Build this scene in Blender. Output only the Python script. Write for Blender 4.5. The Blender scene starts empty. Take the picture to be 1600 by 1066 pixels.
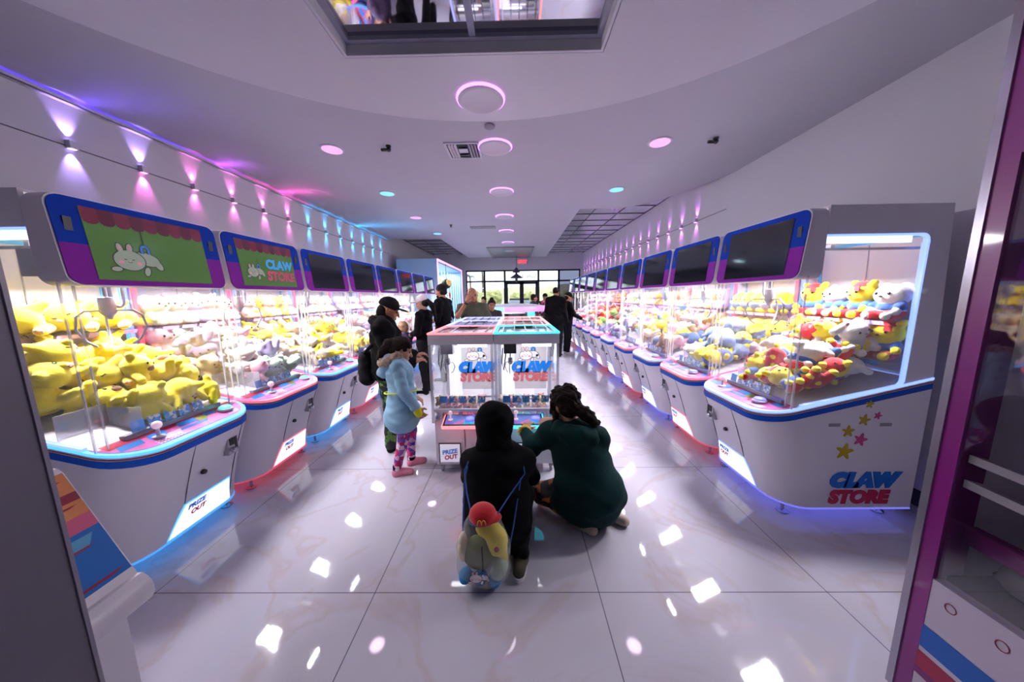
import bpy, bmesh, math, random
import numpy as np
from mathutils import Vector, Matrix

random.seed(7)
rng = np.random.default_rng(7)
scene = bpy.context.scene
COL = scene.collection

# ------------------------------------------------------------------ camera
CAM_F, CAM_TH, CAM_ROLL, CAM_YAW, CAM_H = 480.0, math.radians(8.3), 0.0141, math.radians(0.75), 1.6
_f = Vector((-math.sin(CAM_YAW) * math.cos(CAM_TH), math.cos(CAM_YAW) * math.cos(CAM_TH), -math.sin(CAM_TH)))
_r = _f.cross(Vector((0, 0, 1))).normalized()
_u = _r.cross(_f)
_r2 = math.cos(CAM_ROLL) * _r - math.sin(CAM_ROLL) * _u
_u2 = math.cos(CAM_ROLL) * _u + math.sin(CAM_ROLL) * _r
cam_data = bpy.data.cameras.new('camera')
cam_data.sensor_width = 36.0
cam_data.lens = CAM_F / 1600.0 * 36.0
cam_data.clip_start = 0.02
cam_data.clip_end = 300
cam = bpy.data.objects.new('camera', cam_data)
COL.objects.link(cam)
cam.matrix_world = Matrix(((_r2.x, _u2.x, -_f.x, 0), (_r2.y, _u2.y, -_f.y, 0), (_r2.z, _u2.z, -_f.z, CAM_H), (0, 0, 0, 1)))
scene.camera = cam

# ------------------------------------------------------------------ world, exposure
world = bpy.data.worlds.new('world')
scene.world = world
world.use_nodes = True
bg = world.node_tree.nodes['Background']
bg.inputs['Color'].default_value = (0.80, 0.90, 1.0, 1)
bg.inputs['Strength'].default_value = 1.5
scene.view_settings.view_transform = 'Standard'
scene.view_settings.look = 'None'
scene.view_settings.exposure = 1.27
scene.view_settings.gamma = 1.0
scene.cycles.max_bounces = 10
scene.cycles.diffuse_bounces = 4
scene.cycles.glossy_bounces = 5
scene.cycles.transmission_bounces = 6
scene.cycles.transparent_max_bounces = 40
scene.cycles.caustics_reflective = False
scene.cycles.caustics_refractive = False
scene.cycles.sample_clamp_indirect = 4.0

# light levels in one place
MACHINE_W = 44.0       # each machine's LED panel
ISLAND_W = 1.7
DOWN_W = 0.5          # recessed downlights
RING_W = 0.8
SCONCE_W = 3.0
COVE_W = 0.9           # per metre of cove strip

sun_data = bpy.data.lights.new('sun', 'SUN')
sun_data.energy = .6
sun_data.angle = 0.02
sun_data.color = (1.0, 0.93, 0.82)
sun = bpy.data.objects.new('sun', sun_data)
COL.objects.link(sun)
sun.rotation_euler = (math.radians(50), 0, math.radians(150))


def lamp(name, kind, loc, energy, color=(1, 1, 1), parent=None, direction=None, **kw):
    d = bpy.data.lights.new(name, kind)
    d.energy = energy
    d.color = color
    for k, v in kw.items():
        setattr(d, k, v)
    o = bpy.data.objects.new(name, d)
    COL.objects.link(o)
    o.location = loc
    if direction is not None:
        o.rotation_euler = Vector(direction).to_track_quat('-Z', 'Y').to_euler()
    if parent is not None:
        o.parent = parent
    return o


# ------------------------------------------------------------------ materials
def lin(c):
    if isinstance(c, str):
        c = c.lstrip('#')
        c = [int(c[i:i + 2], 16) / 255 for i in (0, 2, 4)]
        c = [x / 12.92 if x <= .04045 else ((x + .055) / 1.055) ** 2.4 for x in c]
    return (c[0], c[1], c[2], 1.0)


MATS = {}


def mat(name, col='#ffffff', rough=.5, metal=0.0, emit=None, es=0.0, spec=.5, vary=None, bump=None, coat=0.0, sheen=0.0):
    """principled; vary=(scale, amount) mottles the colour, bump=(scale, strength) adds a noise bump"""
    if name in MATS:
        return MATS[name]
    m = bpy.data.materials.new(name)
    m.use_nodes = True
    nt = m.node_tree
    b = nt.nodes['Principled BSDF']
    b.inputs['Base Color'].default_value = lin(col)
    b.inputs['Roughness'].default_value = rough
    b.inputs['Metallic'].default_value = metal
    b.inputs['Specular IOR Level'].default_value = spec
    if coat:
        b.inputs['Coat Weight'].default_value = coat
        b.inputs['Coat Roughness'].default_value = .06
    if sheen:
        b.inputs['Sheen Weight'].default_value = sheen
    if emit is not None:
        b.inputs['Emission Color'].default_value = lin(emit)
        b.inputs['Emission Strength'].default_value = es
    if vary or bump:
        tc = nt.nodes.new('ShaderNodeTexCoord')
    if vary:
        n = nt.nodes.new('ShaderNodeTexNoise')
        n.inputs['Scale'].default_value = vary[0]
        n.inputs['Detail'].default_value = 4
        nt.links.new(tc.outputs['Object'], n.inputs['Vector'])
        cr = nt.nodes.new('ShaderNodeValToRGB')
        c = lin(col)
        a = vary[1]
        cr.color_ramp.elements[0].color = (c[0] * (1 - a), c[1] * (1 - a), c[2] * (1 - a), 1)
        cr.color_ramp.elements[1].color = (min(1, c[0] * (1 + a)), min(1, c[1] * (1 + a)), min(1, c[2] * (1 + a)), 1)
        cr.color_ramp.elements[0].position = .3
        cr.color_ramp.elements[1].position = .7
        nt.links.new(n.outputs['Fac'], cr.inputs['Fac'])
        nt.links.new(cr.outputs['Color'], b.inputs['Base Color'])
    if bump:
        n = nt.nodes.new('ShaderNodeTexNoise')
        n.inputs['Scale'].default_value = bump[0]
        n.inputs['Detail'].default_value = 3
        nt.links.new(tc.outputs['Object'], n.inputs['Vector'])
        bp = nt.nodes.new('ShaderNodeBump')
        bp.inputs['Strength'].default_value = bump[1]
        bp.inputs['Distance'].default_value = .01
        nt.links.new(n.outputs['Fac'], bp.inputs['Height'])
        nt.links.new(bp.outputs['Normal'], b.inputs['Normal'])
    MATS[name] = m
    return m


def mat_print(name, colors, scale, rough=.7, ramp='CONSTANT', warp=0.0):
    """printed fabric / mixed graphics: voronoi cells coloured from a list"""
    if name in MATS:
        return MATS[name]
    m = bpy.data.materials.new(name)
    m.use_nodes = True
    nt = m.node_tree
    b = nt.nodes['Principled BSDF']
    b.inputs['Roughness'].default_value = rough
    tc = nt.nodes.new('ShaderNodeTexCoord')
    v = nt.nodes.new('ShaderNodeTexVoronoi')
    v.inputs['Scale'].default_value = scale
    if warp:
        n = nt.nodes.new('ShaderNodeTexNoise')
        n.inputs['Scale'].default_value = scale * .8
        mx = nt.nodes.new('ShaderNodeMixRGB')
        mx.blend_type = 'ADD'
        mx.inputs[0].default_value = warp
        nt.links.new(tc.outputs['Object'], n.inputs['Vector'])
        nt.links.new(tc.outputs['Object'], mx.inputs[1])
        nt.links.new(n.outputs['Color'], mx.inputs[2])
        nt.links.new(mx.outputs[0], v.inputs['Vector'])
    else:
        nt.links.new(tc.outputs['Object'], v.inputs['Vector'])
    sp = nt.nodes.new('ShaderNodeSeparateColor')
    nt.links.new(v.outputs['Color'], sp.inputs[0])
    cr = nt.nodes.new('ShaderNodeValToRGB')
    cr.color_ramp.interpolation = ramp
    els = cr.color_ramp.elements
    while len(els) < len(colors):
        els.new(.5)
    for i, c in enumerate(colors):
        els[i].position = i / len(colors)
        els[i].color = lin(c)
    nt.links.new(sp.outputs[0], cr.inputs['Fac'])
    nt.links.new(cr.outputs['Color'], b.inputs['Base Color'])
    MATS[name] = m
    return m


def mat_glass(name, tint=(1, 1, 1), base=.03, edge=.35, rough=.02, film=0.0):
    """thin clear sheet: mostly lets light straight through, mirrors a little, more so at grazing angles"""
    if name in MATS:
        return MATS[name]
    m = bpy.data.materials.new(name)
    m.use_nodes = True
    nt = m.node_tree
    nt.nodes.remove(nt.nodes['Principled BSDF'])
    out = nt.nodes['Material Output']
    t = nt.nodes.new('ShaderNodeBsdfTransparent')
    t.inputs['Color'].default_value = (*tint, 1)
    g = nt.nodes.new('ShaderNodeBsdfGlossy')
    g.inputs['Roughness'].default_value = rough
    lw = nt.nodes.new('ShaderNodeLayerWeight')
    lw.inputs['Blend'].default_value = .25
    mr = nt.nodes.new('ShaderNodeMapRange')
    mr.inputs['To Min'].default_value = base
    mr.inputs['To Max'].default_value = edge
    nt.links.new(lw.outputs['Facing'], mr.inputs['Value'])
    mx = nt.nodes.new('ShaderNodeMixShader')
    nt.links.new(mr.outputs['Result'], mx.inputs['Fac'])
    nt.links.new(t.outputs[0], mx.inputs[1])
    nt.links.new(g.outputs[0], mx.inputs[2])
    last = mx
    if film:
        d = nt.nodes.new('ShaderNodeBsdfDiffuse')
        d.inputs['Color'].default_value = (.9, .9, .92, 1)
        m2 = nt.nodes.new('ShaderNodeMixShader')
        m2.inputs['Fac'].default_value = film
        nt.links.new(mx.outputs[0], m2.inputs[1])
        nt.links.new(d.outputs[0], m2.inputs[2])
        last = m2
    nt.links.new(last.outputs[0], out.inputs['Surface'])
    MATS[name] = m
    return m


# ------------------------------------------------------------------ mesh helpers
class M:
    """collects shapes and links them as ONE mesh object"""

    def __init__(self, tf=None, flip=False):
        self.v, self.f, self.mi = [], [], []
        self.tf, self.flip = tf, flip

    def add(self, vs, fs, mi=0):
        n = len(self.v)
        if self.tf:
            vs = [self.tf(*p) for p in vs]
        self.v.extend([tuple(p) for p in vs])
        for f in fs:
            f = [n + i for i in f]
            if self.flip:
                f.reverse()
            self.f.append(f)
            self.mi.append(mi)
        return self

    def bx(self, x0, x1, y0, y1, z0, z1, mi=0):
        vs = [(x, y, z) for z in (z0, z1) for y in (y0, y1) for x in (x0, x1)]
        return self.add(vs, [(0, 2, 3, 1), (4, 5, 7, 6), (0, 1, 5, 4), (2, 6, 7, 3), (0, 4, 6, 2), (1, 3, 7, 5)], mi)

    def obox(self, c, half, R, mi=0):
        c = Vector(c)
        vs = [c + R @ Vector((sx * half[0], sy * half[1], sz * half[2])) for sz in (-1, 1) for sy in (-1, 1) for sx in (-1, 1)]
        return self.add(vs, [(0, 2, 3, 1), (4, 5, 7, 6), (0, 1, 5, 4), (2, 6, 7, 3), (0, 4, 6, 2), (1, 3, 7, 5)], mi)

    def quad(self, *ps, mi=0):
        return self.add(ps, [tuple(range(len(ps)))], mi)

    def prism(self, poly, off, mi=0):
        """poly: 3d points; off: extrusion vector"""
        n = len(poly)
        off = Vector(off)
        vs = [Vector(p) for p in poly] + [Vector(p) + off for p in poly]
        fs = [tuple(range(n - 1, -1, -1)), tuple(range(n, 2 * n))]
        fs += [(i, (i + 1) % n, n + (i + 1) % n, n + i) for i in range(n)]
        return self.add(vs, fs, mi)

    def loft(self, rings, closed=True, caps=True, mi=0):
        n = len(rings[0])
        vs = [p for r in rings for p in r]
        fs = []
        for k in range(len(rings) - 1):
            for i in range(n if closed else n - 1):
                j = (i + 1) % n
                fs.append((k * n + i, k * n + j, (k + 1) * n + j, (k + 1) * n + i))
        if caps:
            fs.append(tuple(range(n - 1, -1, -1)))
            fs.append(tuple((len(rings) - 1) * n + i for i in range(n)))
        return self.add(vs, fs, mi)

    def tube(self, pts, r, n=8, mi=0, closed=False):
        pts = [Vector(p) for p in pts]
        rs = r if isinstance(r, (list, tuple)) else [r] * len(pts)
        rings = []
        prev = None
        N = len(pts)
        for i, p in enumerate(pts):
            if closed:
                t = pts[(i + 1) % N] - pts[i - 1]
            else:
                t = pts[min(i + 1, N - 1)] - pts[max(i - 1, 0)]
            t.normalize()
            if prev is None:
                a = Vector((0, 0, 1)) if abs(t.z) < .9 else Vector((1, 0, 0))
                x = t.cross(a).normalized()
            else:
                x = (prev - t * prev.dot(t)).normalized()
            prev = x
            y = t.cross(x)
            rings.append([p + (x * math.cos(2 * math.pi * k / n) + y * math.sin(2 * math.pi * k / n)) * rs[i] for k in range(n)])
        if closed:
            rings.append(rings[0])
        return self.loft(rings, True, not closed, mi)

    def lathe(self, prof, c=(0, 0, 0), n=20, mi=0, axis='z'):
        """prof: list of (r, h) along the axis"""
        rings = []
        for r, h in prof:
            ring = []
            for k in range(n):
                a = 2 * math.pi * k / n
                q = (r * math.cos(a), r * math.sin(a), h)
                if axis == 'x':
                    q = (q[2], q[0], q[1])
                elif axis == 'y':
                    q = (q[1], q[2], q[0])
                ring.append((c[0] + q[0], c[1] + q[1], c[2] + q[2]))
            rings.append(ring)
        return self.loft(rings, True, True, mi)

    def ball(self, c, r, n=12, mi=0):
        if not isinstance(r, (tuple, list)):
            r = (r, r, r)
        rings = []
        m = max(4, n // 2)
        for i in range(m + 1):
            a = -math.pi / 2 + math.pi * min(max(i / m, .02), .98)
            rings.append([(c[0] + r[0] * math.cos(a) * math.cos(2 * math.pi * k / n), c[1] + r[1] * math.cos(a) * math.sin(2 * math.pi * k / n), c[2] + r[2] * math.sin(a)) for k in range(n)])
        return self.loft(rings, True, True, mi)

    def mesh(self, name, mats, smooth=35):
        me = bpy.data.meshes.new(name)
        me.from_pydata([tuple(p) for p in self.v], [], self.f)
        for m_ in (mats if isinstance(mats, (list, tuple)) else [mats]):
            me.materials.append(m_)
        if any(self.mi):
            me.polygons.foreach_set('material_index', self.mi)
        if smooth:
            me.polygons.foreach_set('use_smooth', [True] * len(me.polygons))
            me.set_sharp_from_angle(angle=math.radians(smooth))
        me.update()
        return me

    def build(self, name, mats, parent=None, smooth=35, loc=None):
        return link(name, self.mesh(name, mats, smooth), parent, loc)


def link(name, me, parent=None, loc=None):
    o = bpy.data.objects.new(name, me)
    COL.objects.link(o)
    if parent is not None:
        o.parent = parent
    if loc is not None:
        o.location = loc
    return o


def tag(o, label, cat, group=None, kind=None):
    if label:
        o['label'] = label
    if cat:
        o['category'] = cat
    if group:
        o['group'] = group
    if kind:
        o['kind'] = kind
    return o


def thing(name, label, cat, loc=(0, 0, 0), rotz=0.0, group=None):
    o = bpy.data.objects.new(name, None)
    COL.objects.link(o)
    o.empty_display_size = .1
    o.location = loc
    o.rotation_euler = (0, 0, rotz)
    return tag(o, label, cat, group)


def struct(name, mb, mats, smooth=35):
    o = mb.build(name, mats, None, smooth)
    o['kind'] = 'structure'
    return o


def copy_tree(o, parent=None):
    c = o.copy()
    COL.objects.link(c)
    if parent is not None:
        c.parent = parent
    for ch in list(o.children):
        copy_tree(ch, c)
    return c


_TXT = {}


def text_mesh(body, size, bold=.0, shear=0.0, depth=.003, spacing=1.0):
    key = (body, size, bold, shear, depth, spacing)
    if key in _TXT:
        return _TXT[key]
    cu = bpy.data.curves.new('lettering', 'FONT')
    cu.body = body
    cu.size = size
    cu.offset = bold
    cu.shear = shear
    cu.extrude = depth
    cu.space_character = spacing
    cu.space_line = .82
    cu.align_x = 'CENTER'
    cu.align_y = 'CENTER'
    cu.resolution_u = 3
    o = bpy.data.objects.new('tmp', cu)
    COL.objects.link(o)
    dg = bpy.context.evaluated_depsgraph_get()
    me = bpy.data.meshes.new_from_object(o.evaluated_get(dg))
    bpy.data.objects.remove(o)
    bpy.data.curves.remove(cu)
    _TXT[key] = me
    return me


def text(name, body, size, m, parent, loc, xax, yax, bold=.0, shear=0.0, depth=.003, spacing=1.0, scale=(1, 1)):
    src = text_mesh(body, size, bold, shear, depth, spacing)
    me = src.copy()
    me.materials.clear()
    me.materials.append(m)
    o = link(name, me, parent)
    x = Vector(xax).normalized()
    y = Vector(yax).normalized()
    z = x.cross(y)
    o.matrix_local = Matrix(((x.x * scale[0], y.x * scale[1], z.x, loc[0]), (x.y * scale[0], y.y * scale[1], z.y, loc[1]), (x.z * scale[0], y.z * scale[1], z.z, loc[2]), (0, 0, 0, 1)))
    return o


# ------------------------------------------------------------------ soft bodies: smooth blend of simple solids, skinned by surface nets
def cap(a, b, ra, rb=None, k=.02, lat=None, fac=1.0):
    return ('cap', np.array(a, float), np.array(b, float), ra, ra if rb is None else rb, k, None if lat is None else np.array(lat, float), fac)


def ell(c, r, R=None, k=.02, cut=None):
    """cut=(normal, offset): keep only the side where (p-c).n <= offset"""
    return ('ell', np.array(c, float), np.array(r if hasattr(r, '__len__') else (r, r, r), float), None if R is None else np.array(R, float), k, cut)


def sub(p):
    return ('sub', p)


def _d(p, P):
    if p[0] == 'cap':
        _, a, b, ra, rb, k, lat, fac = p
        if lat is not None and fac != 1.0:
            l = lat / np.linalg.norm(lat)
            s = 1 - 1 / fac
            P = P - np.outer((P - a) @ l, l) * s
            b = b - l * ((b - a) @ l) * s
        ab = b - a
        t = np.clip(((P - a) @ ab) / max(ab @ ab, 1e-9), 0, 1)
        return np.linalg.norm(P - a - t[:, None] * ab, axis=1) - (ra + (rb - ra) * t)
    _, c, r, R, k, cut = p
    q0 = P - c
    q = q0 @ R if R is not None else q0
    k0 = np.linalg.norm(q / r, axis=1)
    k1 = np.linalg.norm(q / (r * r), axis=1) + 1e-9
    d = k0 * (k0 - 1) / k1
    d = np.where(k0 < .15, -r.min(), d)
    if cut is not None:
        n = np.array(cut[0], float)
        n /= np.linalg.norm(n)
        d = np.maximum(d, q0 @ n - cut[1])
    return d


def sdf(prims, P, wr=0.0, wf=30.0):
    d = None
    for p in prims:
        if p[0] == 'sub':
            e = _d(p[1], P)
            k = p[1][5] if p[1][0] == 'cap' else p[1][4]
            h = np.clip(.5 - .5 * (d + e) / k, 0, 1)
            d = d * (1 - h) - e * h + k * h * (1 - h)
            continue
        e = _d(p, P)
        if d is None:
            d = e
            continue
        k = p[5] if p[0] == 'cap' else p[4]
        h = np.clip(.5 + .5 * (d - e) / k, 0, 1)
        d = e * h + d * (1 - h) - k * h * (1 - h)
    if wr:
        x, y, z = P[:, 0] * wf, P[:, 1] * wf, P[:, 2] * wf
        d = d + wr * (np.sin(x * 1.1 + 2.3 * np.sin(z * .7)) * np.sin(z * 1.3 + 1.7 * np.sin(y * .9)) + .6 * np.sin(y * 1.7 + 1.9 * np.sin(x * .8 + z)))
    return d


def soft(prims, h, wr=0.0, wf=30.0):
    lo = np.full(3, 1e9)
    hi = -lo
    for p in prims:
        if p[0] == 'sub':
            continue
        if p[0] == 'cap':
            r = max(p[3], p[4]) * max(1.0, p[7])
            lo = np.minimum(lo, np.minimum(p[1], p[2]) - r)
            hi = np.maximum(hi, np.maximum(p[1], p[2]) + r)
        else:
            r = p[2].max()
            lo = np.minimum(lo, p[1] - r)
            hi = np.maximum(hi, p[1] + r)
    lo -= 3 * h
    hi += 3 * h
    B = 6
    nb = np.ceil((hi - lo) / (h * B)).astype(int)
    n = nb * B + 1
    bi = np.stack(np.meshgrid(*[np.arange(k) for k in nb], indexing='ij'), -1).reshape(-1, 3)
    cen = lo + (bi * B + B / 2) * h
    dc = sdf(prims, cen)
    act = np.abs(dc) < B * h * .9 * 1.9 + wr * 2
    D = np.ones(n, np.float64)
    sgn = np.where(dc < 0, -1.0, 1.0)
    for (i, j, k), s in zip(bi[~act], sgn[~act]):
        if s < 0:
            D[i * B:i * B + B + 1, j * B:j * B + B + 1, k * B:k * B + B + 1] = -1
    loc = np.stack(np.meshgrid(*[np.arange(B + 1)] * 3, indexing='ij'), -1).reshape(-1, 3)
    ab = bi[act]
    for s0 in range(0, len(ab), 200):
        idx = (ab[s0:s0 + 200, None, :] * B + loc[None]).reshape(-1, 3)
        D[idx[:, 0], idx[:, 1], idx[:, 2]] = sdf(prims, lo + idx * h, wr, wf)
    ins = D < 0
    cn = n - 1
    cnt = np.zeros(cn, int)
    cs = [(a, b, c) for a in (0, 1) for b in (0, 1) for c in (0, 1)]
    sl = lambda A, a: A[a[0]:a[0] + cn[0], a[1]:a[1] + cn[1], a[2]:a[2] + cn[2]]
    for a in cs:
        cnt += sl(ins, a)
    mix = (cnt > 0) & (cnt < 8)
    vid = -np.ones(cn, int)
    cells = np.argwhere(mix)
    vid[mix] = np.arange(len(cells))
    acc = np.zeros((len(cells), 3))
    num = np.zeros(len(cells))
    for a in cs:
        for ax in range(3):
            if a[ax]:
                continue
            b = list(a)
            b[ax] = 1
            da = D[cells[:, 0] + a[0], cells[:, 1] + a[1], cells[:, 2] + a[2]]
            db = D[cells[:, 0] + b[0], cells[:, 1] + b[1], cells[:, 2] + b[2]]
            x = (da < 0) != (db < 0)
            t = np.where(x, da / np.where(x, da - db, 1), 0)
            p = np.array(a, float)[None].repeat(len(cells), 0)
            p[:, ax] = t
            acc[x] += p[x]
            num[x] += 1
    V = lo + (cells + acc / num[:, None]) * h
    F = []
    for ax in range(3):
        u, w = (ax + 1) % 3, (ax + 2) % 3
        sa = [slice(None)] * 3
        sb = [slice(None)] * 3
        sa[ax] = slice(0, -1)
        sb[ax] = slice(1, None)
        A, Bm = ins[tuple(sa)], ins[tuple(sb)]
        e = np.argwhere(A != Bm)
        e = e[(e[:, u] > 0) & (e[:, w] > 0) & (e[:, u] < cn[u]) & (e[:, w] < cn[w])]
        if not len(e):
            continue
        q = []
        for du, dw in ((-1, -1), (0, -1), (0, 0), (-1, 0)):
            c = e.copy()
            c[:, u] += du
            c[:, w] += dw
            q.append(vid[c[:, 0], c[:, 1], c[:, 2]])
        q = np.stack(q, 1)
        fl = ~A[e[:, 0], e[:, 1], e[:, 2]]
        q[fl] = q[fl][:, ::-1]
        F.append(q)
    return V, np.concatenate(F)


def soft_mesh(name, prims, h, m, wr=0.0, wf=30.0, off=None):
    V, F = soft(prims, h, wr, wf)
    if off is not None:
        V = V - np.array(off, float)
    me = bpy.data.meshes.new(name)
    me.vertices.add(len(V))
    me.vertices.foreach_set('co', V.astype(np.float32).ravel())
    me.loops.add(F.size)
    me.loops.foreach_set('vertex_index', F.astype(np.int32).ravel())
    me.polygons.add(len(F))
    me.polygons.foreach_set('loop_start', np.arange(0, F.size, 4, dtype=np.int32))
    me.polygons.foreach_set('use_smooth', np.ones(len(F), bool))
    me.update(calc_edges=True)
    me.validate()
    for x in (m if isinstance(m, (list, tuple)) else [m]):
        me.materials.append(x)
    return me
# ------------------------------------------------------------------ shared materials
WHITE = mat('white_enamel', '#cfcad6', .32, vary=(3, .04))
BODYW = mat('cabinet_white', '#e2dde8', .28, vary=(2, .03))
INNER = mat('inner_white', '#dcd7dd', .5, vary=(4, .02))
BLUE = mat('band_blue', '#0c50c0', .45, spec=.2, vary=(6, .05))
SBLUE = mat('screen_surround_blue', '#0034a4', .6, spec=.1, vary=(6, .05))
SPINK = mat('screen_surround_pink', '#82249a', .6, spec=.1, vary=(6, .05))
REDL = mat('line_red', '#8c2038', .35)
CHROME = mat('chrome', '#b8b8c0', .18, 1.0, vary=(20, .08))
STEEL = mat('brushed_steel', '#b4b2ba', .35, .6, vary=(30, .1))
GREY = mat('grey_plastic', '#8d8996', .45, vary=(10, .06))
DARKM = mat('dark_metal', '#33323a', .4, .6, vary=(20, .1))
BLACK = mat('black_plastic', '#0b0b10', .4, vary=(20, .1))
SCREEN = mat('dark_screen', '#0a0f16', .07, spec=.8, vary=(1, .1))
GLASS = mat_glass('clear_acrylic', (.985, .985, .99), .02, .38)
EDGE = mat_glass('acrylic_edge', (.93, .94, 1.0), .15, .6, .1, film=.28)
LEDB = mat('led_cyan', '#2a6ad8', .4, emit='#58b4ff', es=.6)
LEDV = mat('led_violet', '#5a5ae0', .4, emit='#8cacff', es=.62)
LEDP = mat('led_pink', '#e04a6a', .4, emit='#ff6a80', es=.5)
LEDFB = mat('foot_led_cyan', '#4a9ae0', .4, emit='#58b4ff', es=.28)
LEDFV = mat('foot_led_violet', '#6a6ad0', .4, emit='#8a8cff', es=.28)
LEDFP = mat('foot_led_pink', '#c85a70', .4, emit='#ff6a80', es=.17)
LEDW = mat('led_white', '#ffffff', .4, emit='#eef2ff', es=.8)
PANELW = mat('backlit_panel', '#ffffff', .4, emit='#f2f2ff', es=.45)
PRINTK = mat('ink_black', '#14141a', .5)
PRINTW = mat('ink_white', '#f6f2f6', .5)
PRINTP = mat('ink_pink', '#f0a4b4', .5)
PRINTB = mat('ink_blue', '#2f8ee8', .5)
LOGOB = mat('logo_blue', '#0a6ad0', .4)
LOGOR = mat('logo_red', '#c81f50', .4)
YEL = mat('sticker_yellow', '#b8a018', .4)
PNK = mat('sticker_pink', '#c83a80', .4)
BRASS = mat('brass', '#b89a50', .3, 1.0)

# ------------------------------------------------------------------ the setting
XL, XR, YB, YF = -3.6, 3.0, -3.0, 14.0
ZS, ZD, ZT = 3.23, 3.13, 3.45      # soffit, round dropped panel, grid ceiling


def floor_material():
    m = bpy.data.materials.new('polished_marble_tile')
    m.use_nodes = True
    nt = m.node_tree
    b = nt.nodes['Principled BSDF']
    tc = nt.nodes.new('ShaderNodeTexCoord')
    mp = nt.nodes.new('ShaderNodeMapping')
    mp.inputs['Location'].default_value = (.79, -1.46, 0)
    nt.links.new(tc.outputs['Object'], mp.inputs['Vector'])
    n1 = nt.nodes.new('ShaderNodeTexNoise')
    n1.inputs['Scale'].default_value = .9
    n1.inputs['Detail'].default_value = 8
    n1.inputs['Distortion'].default_value = 1.6
    nt.links.new(tc.outputs['Object'], n1.inputs['Vector'])
    cr = nt.nodes.new('ShaderNodeValToRGB')
    e = cr.color_ramp.elements
    e[0].position, e[0].color = .30, lin('#b9b4bf')
    e[1].position, e[1].color = .62, lin('#bebac8')
    x = e.new(.465)
    x.color = lin('#bcb8c6')
    x = e.new(.5)
    x.color = lin('#b8aeb4')
    x = e.new(.53)
    x.color = lin('#bdb9c8')
    nt.links.new(n1.outputs['Fac'], cr.inputs['Fac'])
    br = nt.nodes.new('ShaderNodeTexBrick')
    br.offset = 0.0
    br.inputs['Scale'].default_value = 1.0
    br.inputs['Brick Width'].default_value = 1.224
    br.inputs['Row Height'].default_value = 1.224
    br.inputs['Mortar Size'].default_value = .0022
    br.inputs['Mortar Smooth'].default_value = .1
    br.inputs['Mortar'].default_value = lin('#57505e')
    nt.links.new(mp.outputs[0], br.inputs['Vector'])
    nt.links.new(cr.outputs[0], br.inputs['Color1'])
    nt.links.new(cr.outputs[0], br.inputs['Color2'])
    nt.links.new(br.outputs['Color'], b.inputs['Base Color'])
    n2 = nt.nodes.new('ShaderNodeTexNoise')
    n2.inputs['Scale'].default_value = 2.5
    nt.links.new(tc.outputs['Object'], n2.inputs['Vector'])
    mr = nt.nodes.new('ShaderNodeMapRange')
    mr.inputs['To Min'].default_value = .025
    mr.inputs['To Max'].default_value = .06
    nt.links.new(n2.outputs['Fac'], mr.inputs['Value'])
    nt.links.new(mr.outputs[0], b.inputs['Roughness'])
    b.inputs['Specular IOR Level'].default_value = .6
    b.inputs['Coat Weight'].default_value = .25
    b.inputs['Coat Roughness'].default_value = .04
    return m


PAINT = mat('wall_paint', '#c9c6d0', .6, vary=(1.5, .02), bump=(60, .03))
PAINT_SHADE = mat('ceiling_shade_tone', '#c0bec9', .65, vary=(1.2, .02))  # dimmer light on the outer ceiling is put into this darker colour
PAINT_LIT = mat('ceiling_lit_tone', '#dedce6', .6, vary=(1.2, .02))  # brighter light on the round panel is put into this lighter colour
BASEB = mat('baseboard_black', '#15141a', .5)

struct('floor', M().bx(XL, XR, YB, YF, -.1, 0), floor_material())
struct('wall_left', M().bx(XL - .15, XL, YB, YF, 0, 3.9), PAINT)
struct('wall_right', M().bx(XR, XR + .15, YB, YF, 0, 3.9), PAINT)
struct('wall_back', M().bx(XL, XR, YB - .15, YB, 0, 3.9), PAINT)
for nm, x0, x1 in (('baseboard_left', XL, XL + .015), ('baseboard_right', XR - .015, XR)):
    struct(nm, M().bx(x0, x1, YB, YF, 0, .12), BASEB)
struct('ceiling_slab', M().bx(XL, XR, YB, YF, 3.75, 3.9), PAINT_SHADE)


def filled(name, outer, holes, z, zt, m):
    """flat plate with holes and vertical edges"""
    bm = bmesh.new()
    es = []
    for loop in [outer] + holes:
        vs = [bm.verts.new((x, y, z)) for x, y in loop]
        es += [bm.edges.new((vs[i], vs[(i + 1) % len(vs)])) for i in range(len(vs))]
    g = bmesh.ops.triangle_fill(bm, use_beauty=True, use_dissolve=False, edges=es)
    faces = [f for f in g['geom'] if isinstance(f, bmesh.types.BMFace)]
    r = bmesh.ops.extrude_face_region(bm, geom=faces)
    for v in r['geom']:
        if isinstance(v, bmesh.types.BMVert):
            v.co.z = zt
    bmesh.ops.recalc_face_normals(bm, faces=bm.faces)
    me = bpy.data.meshes.new(name)
    bm.to_mesh(me)
    bm.free()
    me.materials.append(m)
    o = link(name, me)
    o['kind'] = 'structure'
    return o


MX0, MX1, MY0, MY1 = -1.077, .58, .55, 2.21        # mirror opening
hole = [(MX0, MY0), (MX1, MY0), (MX1, MY1), (MX0, MY1)]
sof = [(XL, YB), (XR, YB), (XR, 4.47), (2.93, 4.8), (2.78, 5.2), (2.6, 5.6), (2.3, 6.0), (2.05, 6.15), (1.25, 6.2), (1.3, 13.3), (-1.95, 13.3), (-2.1, 9.0), (XL, 8.95)]
filled('ceiling', sof, [hole], ZS, ZT, PAINT_SHADE)
circ = [(-.235 + 2.77 * math.cos(a * math.pi / 48), .19 + 2.77 * math.sin(a * math.pi / 48)) for a in range(96)]
filled('ceiling_round_panel', circ, [hole], ZD, ZS - .002, PAINT_LIT)

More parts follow.
